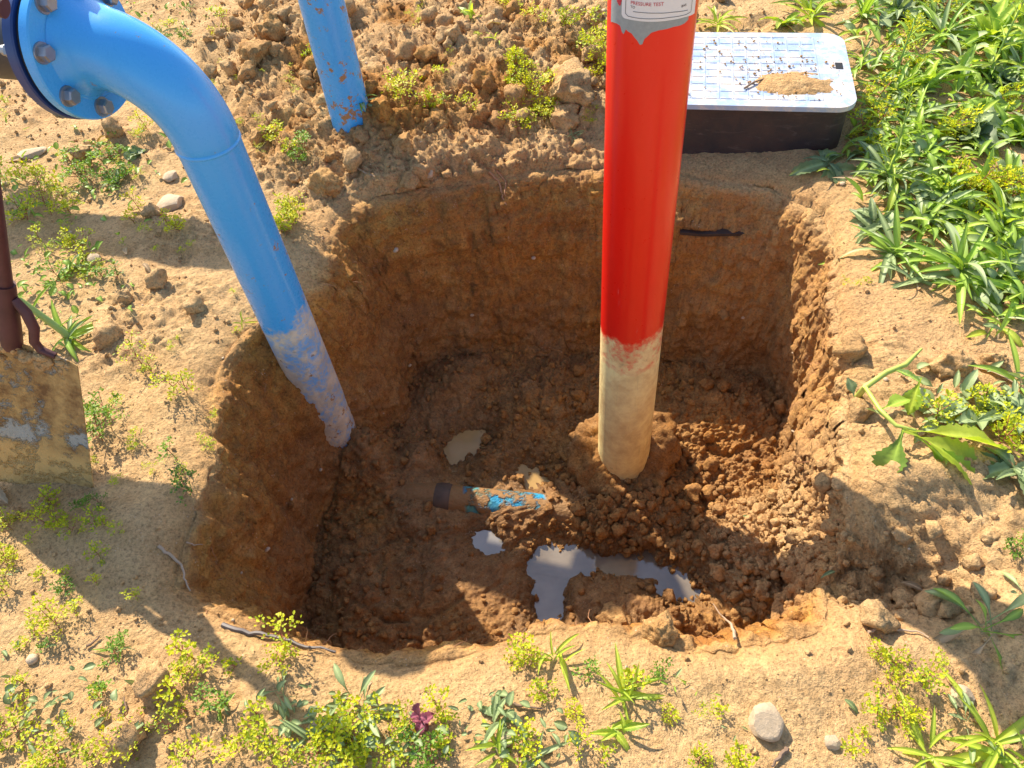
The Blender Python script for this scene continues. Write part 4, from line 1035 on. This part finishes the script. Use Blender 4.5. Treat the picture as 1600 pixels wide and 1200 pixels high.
# explicit sprigs, left ground
for a in [(265, 45, 1.0, 0), (350, 45, 1.5, 0), (335, 62, 1.0, 0), (262, 78, 1.1, 1), (290, 60, 1.1, 1), (300, 20, 1.1, 1), (240, 55, 1., 0), (335, 135, .8, 0), (340, 150, .7, 0), (455, 135, .9, 0), (462, 150, .8, 0), (490, 90, 1.2, 0), (500, 100, 1., 0),
          (455, 105, .7, 0), (408, 190, .9, 0), (425, 215, 1.2, 0), (440, 225, 1.2, 0), (455, 235, 1.0, 0), (410, 240, .8, 1), (480, 245, 1.3, 1), (465, 250, 1.1, 1), (475, 230, 1., 1), (412, 115, .7, 0), (370, 125, .6, 0),
          (375, 195, .8, 0), (345, 100, .6, 0), (490, 70, .9, 0), (220, 330, 1.1, 0), (212, 350, 1.1, 0), (228, 365, .9, 0), (262, 350, 1.0, 0), (280, 360, 1.1, 0), (246, 392, .8, 0), (285, 395, .9, 0), (300, 385, .7, 0), (196, 385, .7, 0),
          (222, 570, 1.1, 0), (236, 582, 1., 0), (278, 610, 1.1, 0), (292, 615, 1., 0), (270, 545, .8, 0), (280, 530, .6, 0), (366, 460, .7, 0), (372, 520, .9, 0), (335, 655, .7, 0), (330, 700, .9, 0), (318, 690, .8, 0),
          (278, 720, 1., 1), (300, 770, 1.1, 1), (292, 745, .8, 0), (240, 735, .7, 0), (170, 640, 1.2, 1), (160, 690, 1.3, 1), (190, 640, .9, 1), (175, 675, 1., 1), (215, 690, .9, 1), (150, 660, 1., 1), (185, 755, .8, 0), (145, 725, .8, 0), (210, 700, .7, 0),
          (80, 785, 1.4, 0), (72, 800, 1.1, 0), (50, 808, .9, 0), (75, 820, 1.2, 0), (95, 820, 1.2, 0), (118, 830, 1., 0), (150, 823, 1.1, 0), (165, 820, 1., 0), (10, 820, 1.1, 0), (22, 830, 1., 0), (130, 790, .9, 1), (160, 790, .9, 1), (185, 830, .7, 1),
          (8, 870, 1.2, 0), (20, 880, 1.2, 0), (52, 850, .7, 0), (155, 868, .9, 0), (68, 895, 1., 0), (100, 900, 1.1, 0), (102, 920, 1., 1), (8, 925, 1.1, 0), (150, 915, .8, 0), (215, 938, .9, 0), (84, 965, 1.3, 0), (120, 965, 1., 0), (55, 990, 1.1, 0), (100, 990, 1.2, 0), (30, 1010, .9, 0), (80, 1010, 1., 1),
          (180, 1025, 1.1, 1), (192, 1012, .9, 1), (40, 1070, 1.2, 0), (36, 1095, 1.1, 0), (165, 1080, 1.2, 1), (150, 1085, .9, 0), (305, 1030, 1.7, 0), (315, 1045, 1.3, 0), (295, 1060, 1., 0), (370, 1040, 1.3, 0), (280, 1095, 1.5, 0), (290, 1110, 1.2, 0), (330, 1110, 1.2, 1), (355, 1105, 1.2, 1), (205, 1130, 1., 0), (270, 1145, 1.1, 0),
          (160, 1120, .9, 0), (110, 1135, 1.1, 0), (30, 1150, 1.3, 0), (10, 1170, 1.3, 0), (92, 1170, 1.4, 0), (100, 1190, 1.3, 0), (140, 1190, 1.2, 0), (165, 1160, 1.1, 0), (185, 1180, 1.2, 0), (5, 1130, 1.1, 0), (60, 1195, 1.2, 0), (215, 1190, 1., 0),
          (447, 1015, 1.7, 0), (440, 1028, 1.2, 0), (455, 1020, 1.3, 0), (305, 1185, 1.4, 0), (370, 1170, 1.2, 0), (410, 1130, 1.5, 0), (405, 1150, 1.3, 0), (425, 1160, 1.3, 0), (440, 1190, 1.3, 0), (460, 1180, 1.2, 0),
          (530, 1120, 1.7, 0), (545, 1140, 1.6, 0), (560, 1160, 1.5, 0), (520, 1160, 1.5, 0), (500, 1180, 1.3, 0), (575, 1180, 1.5, 0), (540, 1190, 1.5, 0), (510, 1150, 1.2, 0), (610, 1115, 1.3, 0), (635, 1130, 1.3, 0), (645, 1160, 1.3, 1), (670, 1170, 1.4, 1), (620, 1180, 1.2, 0), (690, 1110, 1.3, 0), (705, 1125, 1.2, 0),
          (700, 1160, 1.2, 0), (680, 1190, 1.3, 1), (815, 1020, 1.3, 0), (805, 1030, 1.2, 0), (830, 1025, 1.2, 0), (845, 1085, 1.1, 0), (825, 1150, 1.3, 0), (812, 1180, 1.3, 0), (900, 1110, .8, 0), (905, 1160, 1., 0), (950, 1180, 1.1, 0), (1050, 1120, .8, 0), (1100, 1120, .7, 0), (1125, 1110, 1., 0), (1090, 1190, 1., 0), (1140, 1185, 1.2, 0), (1160, 1195, 1.2, 0),
          (975, 1060, 1.4, 0), (990, 1080, 1.3, 0), (1030, 1050, 1., 1), (920, 1050, 1.1, 1), (1368, 1020, .9, 0), (1395, 1035, 1.1, 0), (1430, 1060, 1.3, 0), (1440, 1075, 1.3, 0), (1385, 1070, .9, 0), (1372, 1115, 1.2, 0), (1400, 1118, 1.2, 0), (1420, 1120, 1., 0), (1328, 1170, 1.1, 0), (1470, 1035, .7, 0), (1345, 1150, .8, 0), (1580, 860, 1., 1), (1595, 850, 1., 1)]:
    sprig(*a)
cluster(60, 290, 50, 30, 8, 1.2); cluster(95, 345, 45, 30, 8, 1.2); cluster(160, 265, 45, 30, 10, 1.1, 1); cluster(215, 270, 30, 20, 4, 1., 1); cluster(20, 175, 25, 20, 3, .9); cluster(60, 395, 30, 20, 4, 1.)
cluster(130, 400, 40, 30, 7, 1.); cluster(100, 430, 40, 20, 4, 1., 1); cluster(160, 440, 35, 20, 4, 1., 1); cluster(220, 200, 25, 25, 5, 1.); cluster(120, 240, 30, 20, 3, .8)
cluster(455, 365, 12, 38, 7, 1.2); cluster(448, 345, 8, 15, 3, 1.); cluster(645, 150, 45, 22, 11, 1.2); cluster(690, 165, 30, 8, 5, 1.); cluster(820, 125, 35, 40, 12, 1.2); cluster(835, 190, 25, 18, 7, 1.1)
cluster(660, 25, 15, 25, 4, 1.); cluster(710, 75, 25, 20, 4, .9); cluster(935, 60, 25, 40, 10, 1.3); cluster(945, 110, 12, 25, 4, 1.1); cluster(790, 8, 25, 8, 5, 1.2); cluster(885, 35, 25, 12, 5, 1.1); cluster(925, 190, 15, 20, 3, .8)
cluster(1530, 300, 55, 30, 10, 1.2); cluster(1490, 290, 30, 25, 6, 1.3); cluster(1480, 210, 25, 15, 5, 1.2); cluster(1365, 170, 15, 30, 5, 1.2); cluster(1430, 60, 30, 15, 4, 1.2); cluster(1575, 170, 25, 15, 5, 1.4)
cluster(1490, 645, 55, 20, 7, 1.0); cluster(1550, 665, 40, 22, 5, 1.0); cluster(1580, 690, 20, 20, 5, 1.2); cluster(1420, 130, 40, 30, 5, 1.2); cluster(1350, 215, 12, 20, 4, 1.); cluster(1580, 330, 20, 40, 6, 1.3)
cluster(1330, 440, 12, 12, 3, .7, 1); cluster(1450, 20, 60, 12, 5, 1.2); cluster(1560, 30, 30, 20, 5, 1.3)
SPR = [s for s in SPR if -15 < s[0] < 1615 and -10 < s[1] < 1215]
SPR.sort(key=lambda s_: -s_[2] * (1.3 if s_[1] > 780 else 1)); REST = SPR[285:]; SPR = SPR[:285]; byL = {}
for s_ in SPR:
    k = min(range(len(LANDM)), key=lambda k: (LANDM[k][0] - s_[0]) ** 2 + (LANDM[k][1] - s_[1]) ** 2); byL.setdefault(k, []).append(s_)
for k, lst in byL.items():
    lm = LANDM[k]; lst.sort(key=lambda s_: (lm[0] - s_[0]) ** 2 + (lm[1] - s_[1]) ** 2)
    for i, (px, py, s, gn, var) in enumerate(lst):
        p = hit(px, py); sm, fy, fg = SP[var]
        col_ = 'dark green' if gn else 'yellow-green'
        lab = f"{'bushy' if s > 1.15 else 'small'} {col_} sprig, {ORD[min(i, 19)]}nearest to the {lm[2]}"
        t = thing('weed_sprig', lab, 'weed', p - Vector((0, 0, .004)), (rnd.uniform(-.25, .25), rnd.uniform(-.25, .25), rnd.random() * 6.3), 'low yellow-green sprigs around the pit')
        t.scale = (s * (.55 if py > 780 else .76 if px < 520 else .80),) * 3
        link('stem', sm, t); link('foliage', fg if gn else fy, t)

VV, FF, TT = [], [], []; base = 0
for px, py, s, gn, var in REST:
    p = hit(px, py); me_ = SP[var][1]; nv = len(me_.vertices); a = np.zeros(nv * 3, np.float32); me_.vertices.foreach_get('co', a); a = a.reshape(-1, 3)
    tn = np.zeros(nv, np.float32); me_.attributes['tone'].data.foreach_get('value', tn); fv = np.array([q.vertices[:] for q in me_.polygons])
    VV.append(a @ np.array(Matrix.Rotation(rnd.random() * 6.3, 3, 'Z')).T * s * .5 + np.array(p)); FF.append(fv + base); TT.append(tn); base += nv
link('low_sprigs', mesh_np('low_sprigs', np.concatenate(VV), np.concatenate(FF), M_SPR, {'tone': np.concatenate(TT)}, smooth=False), kind='stuff')
# strappy and leafy weeds: px, py, leaf length, leaves, kind, material, elevation range
R1 = 'leafy weeds on the bank right of the pit'
for a in [
    (1385, 285, .17, 26, 'narrow', M_GREY, (-15, 55), 'grey-green narrow-leaved rosette hanging over the bank beside the meter box', R1),
    (1500, 425, .21, 22, 'lance', M_LONG, (-10, 60), 'large strappy green rosette above the rough orange clod', R1),
    (1395, 400, .17, 20, 'lance', M_LONG, (-20, 50), 'drooping strappy weed hanging over the right rim of the pit', R1),
    (1440, 345, .15, 14, 'lance', M_GREY, (5, 50), 'dull green weed between the two strappy rosettes', R1),
    (1560, 360, .18, 14, 'lance', M_BRIGHT, (10, 65), 'bright strappy weed at the right edge above the large rosette', R1),
    (1590, 460, .16, 10, 'lance', M_LONG, (0, 50), 'half hidden strappy weed at the right edge beside the large rosette', R1),
    (1560, 500, .12, 9, 'lance', M_LONG, (-10, 40), 'short weed with hanging leaves below the large rosette', R1),
    (1425, 440, .12, 9, 'lance', M_GREY, (-10, 40), 'grey-green weed in the gap under the drooping strappy weed', R1),
    (1370, 355, .11, 9, 'broad', M_GREY, (0, 40), 'blunt-leaved grey weed on the corner of the bank above the rim', R1),
    (1270, 28, .15, 14, 'lance', M_BRIGHT, (10, 65), 'bright green weed just behind the meter box lid', R1),
    (1225, 42, .11, 10, 'broad', M_BRIGHT, (0, 40), 'low weed at the back corner of the meter box behind the lid', R1),
    (1120, 40, .11, 9, 'lance', M_BRIGHT, (10, 50), 'green weed between the red standpipe and the meter box', R1),
    (1345, 30, .17, 14, 'lance', M_LONG, (10, 70), 'tall-leaved weed beyond the far right corner of the meter box', R1),
    (1400, 25, .16, 12, 'broad', M_GREY, (0, 60), 'broad grey-green weed at the top edge right of the meter box', R1),
    (1470, 60, .20, 14, 'lance', M_LONG, (5, 65), 'dark leafy weed at the top right under the pale one', R1),
    (1545, 70, .20, 14, 'broad', M_BRIGHT, (10, 65), 'large bright broad-leaved weed near the top right corner', R1),
    (1500, 120, .17, 12, 'broad', M_LONG, (0, 50), 'broad dark weed below the large bright one', R1),
    (1590, 110, .17, 12, 'lance', M_LONG, (10, 60), 'leafy weed cut by the right edge near the top', R1),
    (1350, 100, .14, 12, 'lance', M_LONG, (0, 60), 'green weed leaning on the right side of the meter box', R1),
    (1395, 150, .15, 13, 'lance', M_LONG, (5, 60), 'green weed right of the lid lifting slot', R1),
    (1450, 140, .15, 12, 'broad', M_BRIGHT, (5, 55), 'bright weed in the middle of the upper bank', R1),
    (1430, 190, .14, 12, 'lance', M_LONG, (5, 55), 'green weed above the upright leafy stem', R1),
    (1350, 245, .12, 10, 'lance', M_GREY, (-5, 40), 'grey-green weed at the foot of the meter box corner', R1),
    (1290, 262, .14, 6, 'broad', M_GREY, (0, 15), 'flat grey weed spreading its leaves below the meter box corner', R1),
    (1510, 215, .10, 12, 'round', M_GREY, (0, 45), 'round-leaved weed under the broad dark weed', R1),
    (1560, 130, .09, 12, 'round', M_GREY, (0, 45), 'round-leaved weed near the right edge at the top', R1),
    (1590, 215, .09, 10, 'round', M_LONG, (0, 45), 'round-leaved dark weed at the right edge', R1),
    (1530, 180, .08, 10, 'round', M_LONG, (0, 50), 'round-leaved weed between the two paler ones', R1),
    (1450, 250, .12, 10, 'lance', M_LONG, (0, 50), 'green weed right of the grey narrow-leaved rosette', R1),
    (1590, 285, .13, 9, 'lance', M_LONG, (0, 60), 'weed at the right edge among the yellow flower heads', R1),
    (1475, 320, .12, 10, 'broad', M_LONG, (0, 50), 'broad-leaved weed under the yellow flower heads', R1),
    (1590, 600, .13, 8, 'lance', M_LONG, (10, 50), 'lance-leaved weed at the right edge below the large rosette', R1),
    (1585, 650, .12, 8, 'broad', M_GREY, (0, 40), 'blue-green weed at the right edge beside the small yellow sprigs', R1),
    (1575, 735, .11, 7, 'broad', M_GREY, (-5, 30), 'dark flat-leaved weed right of the big toothed leaves', R1),
    (1540, 5, .2, 12, 'lance', M_BRIGHT, (10, 70), 'bright upright-leaved weed at the very top right', R1),
    (1490, 5, .18, 12, 'lance', M_GREY, (10, 70), 'pale weed at the top edge right of centre bank', R1),
    (1595, 45, .18, 10, 'lance', M_BRIGHT, (10, 70), 'bright weed filling the top right corner', R1),
    (1250, 5, .14, 9, 'lance', M_LONG, (10, 60), 'dark weed behind the meter box at the top edge', R1),
    (1440, 5, .15, 10, 'lance', M_LONG, (10, 60), 'green weed at the top edge above the bright middle one', R1),
    (1535, 985, .16, 17, 'spoon', M_LONG, (0, 55), 'spoon-leaved rosette on the sand at the lower right', 'rosettes in front of the pit'),
    (1555, 1165, .17, 16, 'lance', M_BRIGHT, (5, 60), 'bright strappy weed in the bottom right corner', 'rosettes in front of the pit'),
    (1450, 1180, .13, 13, 'lance', M_BRIGHT, (5, 50), 'green strappy weed at the bottom edge left of the corner one', 'rosettes in front of the pit'),
    (1595, 1195, .15, 12, 'narrow', M_BRIGHT, (15, 70), 'grassy weed cut by the bottom right corner', 'rosettes in front of the pit'),
    (1510, 1135, .09, 7, 'spoon', M_GREY, (0, 40), 'small blue-green weed beside the whitish stone', 'rosettes in front of the pit'),
    (1595, 935, .09, 6, 'spoon', M_GREY, (0, 40), 'spoon-leaved weed cut by the right edge in the shade', 'rosettes in front of the pit'),
    (870, 1030, .095, 13, 'lance', M_BRIGHT, (10, 65), 'bright star-shaped weed in the middle of the front rim', 'rosettes in front of the pit'),
    (975, 1085, .11, 12, 'lance', M_BRIGHT, (10, 60), 'bushy bright weed in front of the sunlit clods', 'rosettes in front of the pit'),
    (965, 1140, .08, 9, 'broad', M_BRIGHT, (0, 50), 'lower bright weed below the bushy one', 'rosettes in front of the pit'),
    (1045, 1065, .06, 6, 'spoon', M_LONG, (10, 60), 'small four-leaved weed right of the bushy bright weed', 'rosettes in front of the pit'),
    (1100, 1078, .04, 3, 'spoon', M_LONG, (10, 40), 'two-leaved seedling right of the four-leaved weed', 'rosettes in front of the pit'),
    (1145, 1140, .035, 3, 'spoon', M_GREY, (0, 30), 'tiny seedling just left of the largest pale stone', 'rosettes in front of the pit'),
    (780, 1125, .09, 9, 'broad', M_GREY, (0, 40), 'blue-green leaved weed in front of the pit', 'rosettes in front of the pit'),
    (775, 1175, .11, 11, 'lance', M_BRIGHT, (10, 60), 'grassy bright weed below the blue-green leaved one', 'rosettes in front of the pit'),
    (835, 1190, .10, 9, 'lance', M_GREY, (5, 50), 'pale strappy weed at the bottom edge in the middle', 'rosettes in front of the pit'),
    (560, 1105, .13, 12, 'spoon', M_GREY, (10, 60), 'upright spoon-leaved weed rising out of the yellow sprigs', 'rosettes in front of the pit'),
    (490, 1155, .10, 9, 'lance', M_GREY, (5, 45), 'flat strappy weed left of the flat buff stone', 'rosettes in front of the pit'),
    (440, 1085, .09, 7, 'spoon', M_GREY, (0, 35), 'grey spoon-leaved weed on the front left sand', 'rosettes in front of the pit'),
    (625, 1195, .10, 8, 'lance', M_GREY, (5, 45), 'strappy weed at the bottom edge below the purple seedling', 'rosettes in front of the pit'),
    (350, 1105, .055, 9, 'broad', M_LONG, (0, 50), 'dark compact weed on the front left sand', 'rosettes in front of the pit'),
    (180, 1018, .055, 8, 'lance', M_LONG, (0, 45), 'small star-shaped weed on the left sand', 'rosettes in front of the pit'),
    (35, 1140, .08, 7, 'spoon', M_GREY, (0, 35), 'pale floppy weed near the bottom left corner', 'rosettes in front of the pit'),
    (5, 905, .07, 6, 'spoon', M_GREY, (0, 35), 'grey weed at the left edge below the spade', 'rosettes in front of the pit'),
    (112, 530, .16, 20, 'lance', M_LONG, (-5, 40), 'flat strappy rosette at the foot of the tall stalk behind the spade', 'weeds left of the pit'),
    (45, 330, .13, 11, 'lance', M_LONG, (5, 45), 'narrow-leaved weed behind the spade shaft', 'weeds left of the pit'),
    (10, 280, .10, 8, 'lance', M_LONG, (5, 45), 'dark weed at the left edge near the chalky slab', 'weeds left of the pit'),
    (210, 245, .07, 12, 'round', M_GREY, (0, 40), 'shaded round-leaved weed beside the blue elbow', 'weeds left of the pit'),
    (180, 290, .08, 14, 'broad', M_LONG, (0, 50), 'dark shaded weed clump left of the bend pipe', 'weeds left of the pit'),
    (120, 420, .09, 10, 'broad', M_LONG, (0, 45), 'broad-leaved weed above the stalk weed', 'weeds left of the pit'),
    (250, 55, .10, 16, 'narrow', M_GREY, (-5, 50), 'grey feathery weed above the blue elbow', 'weeds left of the pit'),
    (350, 50, .08, 12, 'narrow', M_BRIGHT, (-5, 50), 'bright feathery weed beside the tilled soil at the top', 'weeds left of the pit'),
    (377, 505, .06, 6, 'lance', M_BRIGHT, (0, 45), 'small pale weed on the pit corner left of the bend pipe', 'weeds left of the pit'),
    (220, 690, .05, 5, 'spoon', M_LONG, (0, 45), 'tiny shaded weed between the spade and the pit', 'weeds left of the pit'),
    (565, 165, .16, 11, 'lance', M_LONG, (-5, 70), 'dark limp weed growing against the foot of the straight blue pipe', 'weeds behind the pit'),
    (740, 30, .11, 6, 'broad', M_BRIGHT, (10, 70), 'single bright weed in the tilled soil at the top', 'weeds behind the pit'),
    (895, 215, .055, 12, 'narrow', M_GREY, (5, 60), 'little spiky weed on the rim left of the red standpipe', 'weeds behind the pit'),
    (775, 65, .07, 6, 'lance', M_BRIGHT, (5, 45), 'small bright weed near the silvery dead leaf', 'weeds behind the pit')]:
    px, py, L, n, kind, mat, el, lab, grp = a
    if grp == R1: L *= 1.35; n = int(n * 1.7)
    rosette('weed_rosette', lab, px, py, L, n, kind, mat, el, grp, leafmat2=M_GREY if mat is M_LONG else None)
upright('leafy_weed', 'upright leafy stem with narrow leaves standing right of the meter box', 1385, 285, .30, 46, .085, 'narrow', M_BRIGHT, (-.01, .02), R1)
upright('leafy_weed', 'tall leafy stem at the top right beside the broad-leaved weed', 1540, 130, .30, 26, .12, 'lance', M_BRIGHT, (.03, .02), R1)
upright('leafy_weed', 'tall leafy stem cut by the right edge at the top', 1590, 90, .28, 24, .12, 'lance', M_LONG, (.03, .02), R1)
upright('leafy_weed', 'leafy stem behind the right corner of the meter box', 1395, 130, .22, 24, .09, 'lance', M_LONG, (.02, .02), R1)

# tall stalk behind the spade
p = hit(112, 528); t = thing('stalk_weed', 'tall pale green stalk leaning over the spade from its strappy rosette', 'weed', p)
tp = p + Vector((-.22, .04, .36)); bm = bmesh.new()
pts = [Vector((0, 0, 0)), Vector((-.07, .015, .14)), Vector((-.14, .03, .26)), tp - p]
tube(bm, pts, [.011, .009, .007, .004], 10); bm_obj('stem', bm, plain('pale_green_stalk', (.34, .46, .12), .5, var=.15), t)
for k in range(14):
    u = .1 + .85 * k / 14; q = Vector((0, 0, 0)).lerp(tp - p, u); a = 2.4 * k
    link('leaf', leaf_mesh('narrow', k % 5, M_LONG), t, q, (Matrix.Rotation(a, 3, 'Z') @ Matrix.Rotation(-.6, 3, 'Y')).to_euler(), .10)

# toothed-leaf weed bending over the right rim
p = hit(1335, 625) ; t = thing('toothed_weed', 'weed with large toothed leaves and bent yellow stem on the right pit rim', 'weed', p)
def rel(px, py, dz): return at(px, py, p.z + dz + .055) - p
bm = bmesh.new(); tube(bm, [rel(1338, 622, -.06), rel(1352, 605, .03), rel(1385, 582, .05), rel(1415, 570, .055), rel(1440, 545, .06)], [.008, .007, .0065, .006, .003], 10)
ML = plain('yellow_green_stem', (.42, .50, .09), .5, var=.15); bm_obj('stem', bm, ML, t)
bm = bmesh.new(); tube(bm, [rel(1352, 605, .03), rel(1375, 640, .06), rel(1400, 665, .06), rel(1430, 672, .06)], [.005, .005, .0045, .003], 10); bm_obj('branch', bm, ML, t)
def big_leaf(px0, py0, px1, py1, dz0, dz1, kind, mat, roll=0., var=0, wide=1.):
    a, b = rel(px0, py0, dz0), rel(px1, py1, dz1); L = (b - a).length; x = (b - a).normalized()
    up_ = Vector((0, 0, 1)); y = up_.cross(x).normalized(); z = x.cross(y)
    m_ = Matrix((x, y, z)).transposed() @ Matrix.Rotation(roll, 3, 'X') @ Matrix.Rotation(-(.35, .9, 1.5, .6, 1.2)[var] * .42, 3, 'Y')
    o = link('leaf', leaf_mesh(kind, var, mat), t, a, m_.to_euler(), L * 1.08); o.scale = (L * 1.08, L * 1.35 * wide, L * 1.08); return o
big_leaf(1410, 672, 1530, 765, .06, -.02, 'toothed', M_BRIGHT, -.25, 1, .8)
big_leaf(1412, 670, 1385, 752, .06, -.03, 'toothed', M_LONG, .2, 3, 1.15)
big_leaf(1420, 672, 1565, 702, .06, .03, 'toothed', M_BRIGHT, -.2, 0, .75)
big_leaf(1425, 675, 1520, 780, .05, -.05, 'toothed', M_LONG, .3, 1, .6)
big_leaf(1400, 668, 1355, 640, .06, .03, 'toothed', M_GREY, .1, 3, .7)
big_leaf(1440, 590, 1420, 645, .08, .02, 'toothed', M_BRIGHT, .5, 0, 1.)
big_leaf(1400, 578, 1440, 600, .055, .06, 'broad', M_LONG, .0, 0, 1.)
big_leaf(1335, 622, 1325, 592, .01, .04, 'toothed', M_GREY, .2, 0, 1.2)
big_leaf(1375, 640, 1420, 625, .06, .05, 'toothed', M_LONG, 0, 0, 1.)
# purple seedling
p = hit(662, 1135); t = thing('purple_seedling', 'small purple-leaved seedling in front of the pit', 'weed', p)
bm = bmesh.new(); tube(bm, [(0, 0, 0), (0, .004, .03), (-.002, .006, .065)], [.0016, .0014, .001], 6); bm_obj('stem', bm, M_PURP, t)
t.scale = (.95,) * 3
for k, (z, e, l_) in enumerate([(.064, 70, .028), (.056, 35, .018), (.050, 30, .018), (.035, 10, .012), (.015, 15, .026), (.014, 10, .028), (.012, 20, .022), (.010, 5, .02)]):
    link('leaf', leaf_mesh('round', k % 5, M_PURP), t, (0, .004, z), (Matrix.Rotation(2.4 * k + 1, 3, 'Z') @ Matrix.Rotation(-math.radians(e), 3, 'Y')).to_euler(), l_)
# dead leaves lying about
for px, py, L, lab in [(35, 250, .10, 'dry curled leaf by the chalky slab'), (175, 215, .09, 'dry leaf in the shade under the flange'), (130, 230, .08, 'dry brown leaf between the flange and the shaded weeds'), (255, 235, .08, 'pale dead leaf beside the lower curve of the elbow'), (760, 42, .10, 'silvery dead leaf in the tilled soil at the top'),
                       (200, 400, .06, 'brown dead leaf near the brown stone'), (225, 415, .06, 'second brown dead leaf, nearer the bend pipe'), (1440, 925, .05, 'grey leaf scrap on the shaded shelf'), (1160, 808, .035, 'whitish scrap on the lit heap of the pit floor'),
                       (1303, 895, .04, 'grey scrap of leaf in the shaded shelf corner'), (1318, 1095, .04, 'grey-green scrap on the front right sand'), (15, 790, .12, 'grey dead leaf on the ground below the spade blade'), (1570, 740, .09, 'dark withered leaf at the right edge'), (1555, 395, .08, 'pale papery leaf under the large rosette')]:
    p = hit(px, py); o = link('dead_leaf', leaf_mesh('broad', rnd.randrange(5), M_DEAD if L > .045 else M_GREY), loc=p + Vector((0, 0, .008)), rot=(rnd.uniform(-.4, .4), rnd.uniform(-.3, .1), rnd.random() * 6), scl=L, label=lab, category='leaf', group='dead leaves')

# ------------------------------------------------------------------ ground cover on the right bank
def cover(name, n, wgt_px, mats, seed, L0, L1, kinds):
    r_ = random.Random(seed); LV, LF, LR = [], [], []; base = 0
    protos = [leaf_arrays(droop=d_, nseg=5, **k_) for d_ in (.4, 1.0, 1.5) for k_ in kinds]
    for _ in range(n):
        cx_, cy_, rx, ry = r_.choice(wgt_px); px, py = r_.gauss(cx_, rx), r_.gauss(cy_, ry)
        p = hit(px, py)
        if p.z < -.10: continue
        V_, Q_, rb = r_.choice(protos); L = r_.uniform(L0, L1)
        m = Matrix.Rotation(r_.uniform(0, 6.3), 3, 'Z') @ Matrix.Rotation(-r_.uniform(.0, 1.0), 3, 'Y') @ Matrix.Rotation(r_.uniform(-.5, .5), 3, 'X')
        LV.append(V_ * L @ np.array(m).T + np.array(p) + np.array([0, 0, r_.uniform(0, .03)])); LF.append(Q_ + base); LR.append(rb); base += len(V_)
    return link(name, mesh_np(name, np.concatenate(LV), np.concatenate(LF), mats, {'rib': np.concatenate(LR)}), kind='stuff')
BANK = [(1480, 90, 80, 60), (1560, 160, 40, 60), (1400, 150, 40, 60), (1500, 330, 60, 40), (1480, 20, 90, 20), (1560, 400, 30, 50), (1420, 250, 50, 40)]
KL = [dict(W=.2, shape='lance')]; KR = [dict(W=.6, shape='oval'), dict(W=.3, shape='lance')]
cover('ground_cover', 520, BANK, M_LONG, 1, .05, .12, KL)
cover('ground_cover', 330, BANK, M_BRIGHT, 2, .04, .10, KL)
cover('ground_cover', 500, BANK + [(1520, 640, 50, 20)], M_GREY, 3, .03, .07, KR)
cover('ground_cover', 260, [(150, 290, 50, 40), (60, 320, 50, 50), (180, 260, 40, 20), (240, 40, 40, 20), (130, 430, 40, 30), (60, 450, 30, 30)], M_LONG, 4, .015, .04, KR)
cover('ground_cover', 200, [(560, 1150, 60, 30), (800, 1150, 50, 30), (100, 1100, 80, 50), (480, 1120, 60, 30)], M_GREY, 5, .012, .03, KR)

# ------------------------------------------------------------------ pebbles and hair roots
rp = np.random.default_rng(900)
wgt_ = (area * (vis * near_ * gr * .6 + wl * .15)).ravel(); cdf_ = np.cumsum(wgt_); cdf_ /= cdf_[-1]
ids = np.searchsorted(cdf_, rp.random(420)); VV, FF = [], []; base = 0
pro = [lump_mesh('c', 2, 700 + k, None, fac=True, flat=.7) for k in range(5)]
for q_, i_ in enumerate(ids):
    V2, Fc = pro[q_ % 5]; r_ = .003 + .010 * rp.random() ** 3; a = rp.random() * 6.3
    VV.append(V2 @ np.array(Matrix.Rotation(a, 3, 'Z')).T * r_ + V[i_] + Nn.reshape(-1, 3)[i_] * r_ * .3); FF.append(Fc + base); base += len(V2)
link('pebbles', mesh_np('pebbles', np.concatenate(VV), np.concatenate(FF), M_STONE.m), kind='stuff')
wgt_ = (area * wl * sstep(.35, .9, tpar)).ravel(); cdf_ = np.cumsum(wgt_); cdf_ /= cdf_[-1]
ids = np.searchsorted(cdf_, rp.random(150)); bm = bmesh.new()
for i_ in ids:
    p = Vector(V[i_]); n_ = Vector(Nn.reshape(-1, 3)[i_]); L = rp.uniform(.015, .07); pts = [p - n_ * .004]
    d_ = (n_ * .5 + Vector(rp.normal(size=3)) * .6 + Vector((0, 0, -.5))).normalized()
    for k in range(5):
        pts.append(pts[-1] + d_ * L / 5); d_ = (d_ + Vector(rp.normal(size=3)) * .35 + Vector((0, 0, -.25))).normalized()
    tube(bm, pts, [.0011 * (1 - .12 * k) for k in range(6)], 4, cap=False)
bm_obj('hair_roots', bm, M_ROOT2, kind='stuff')
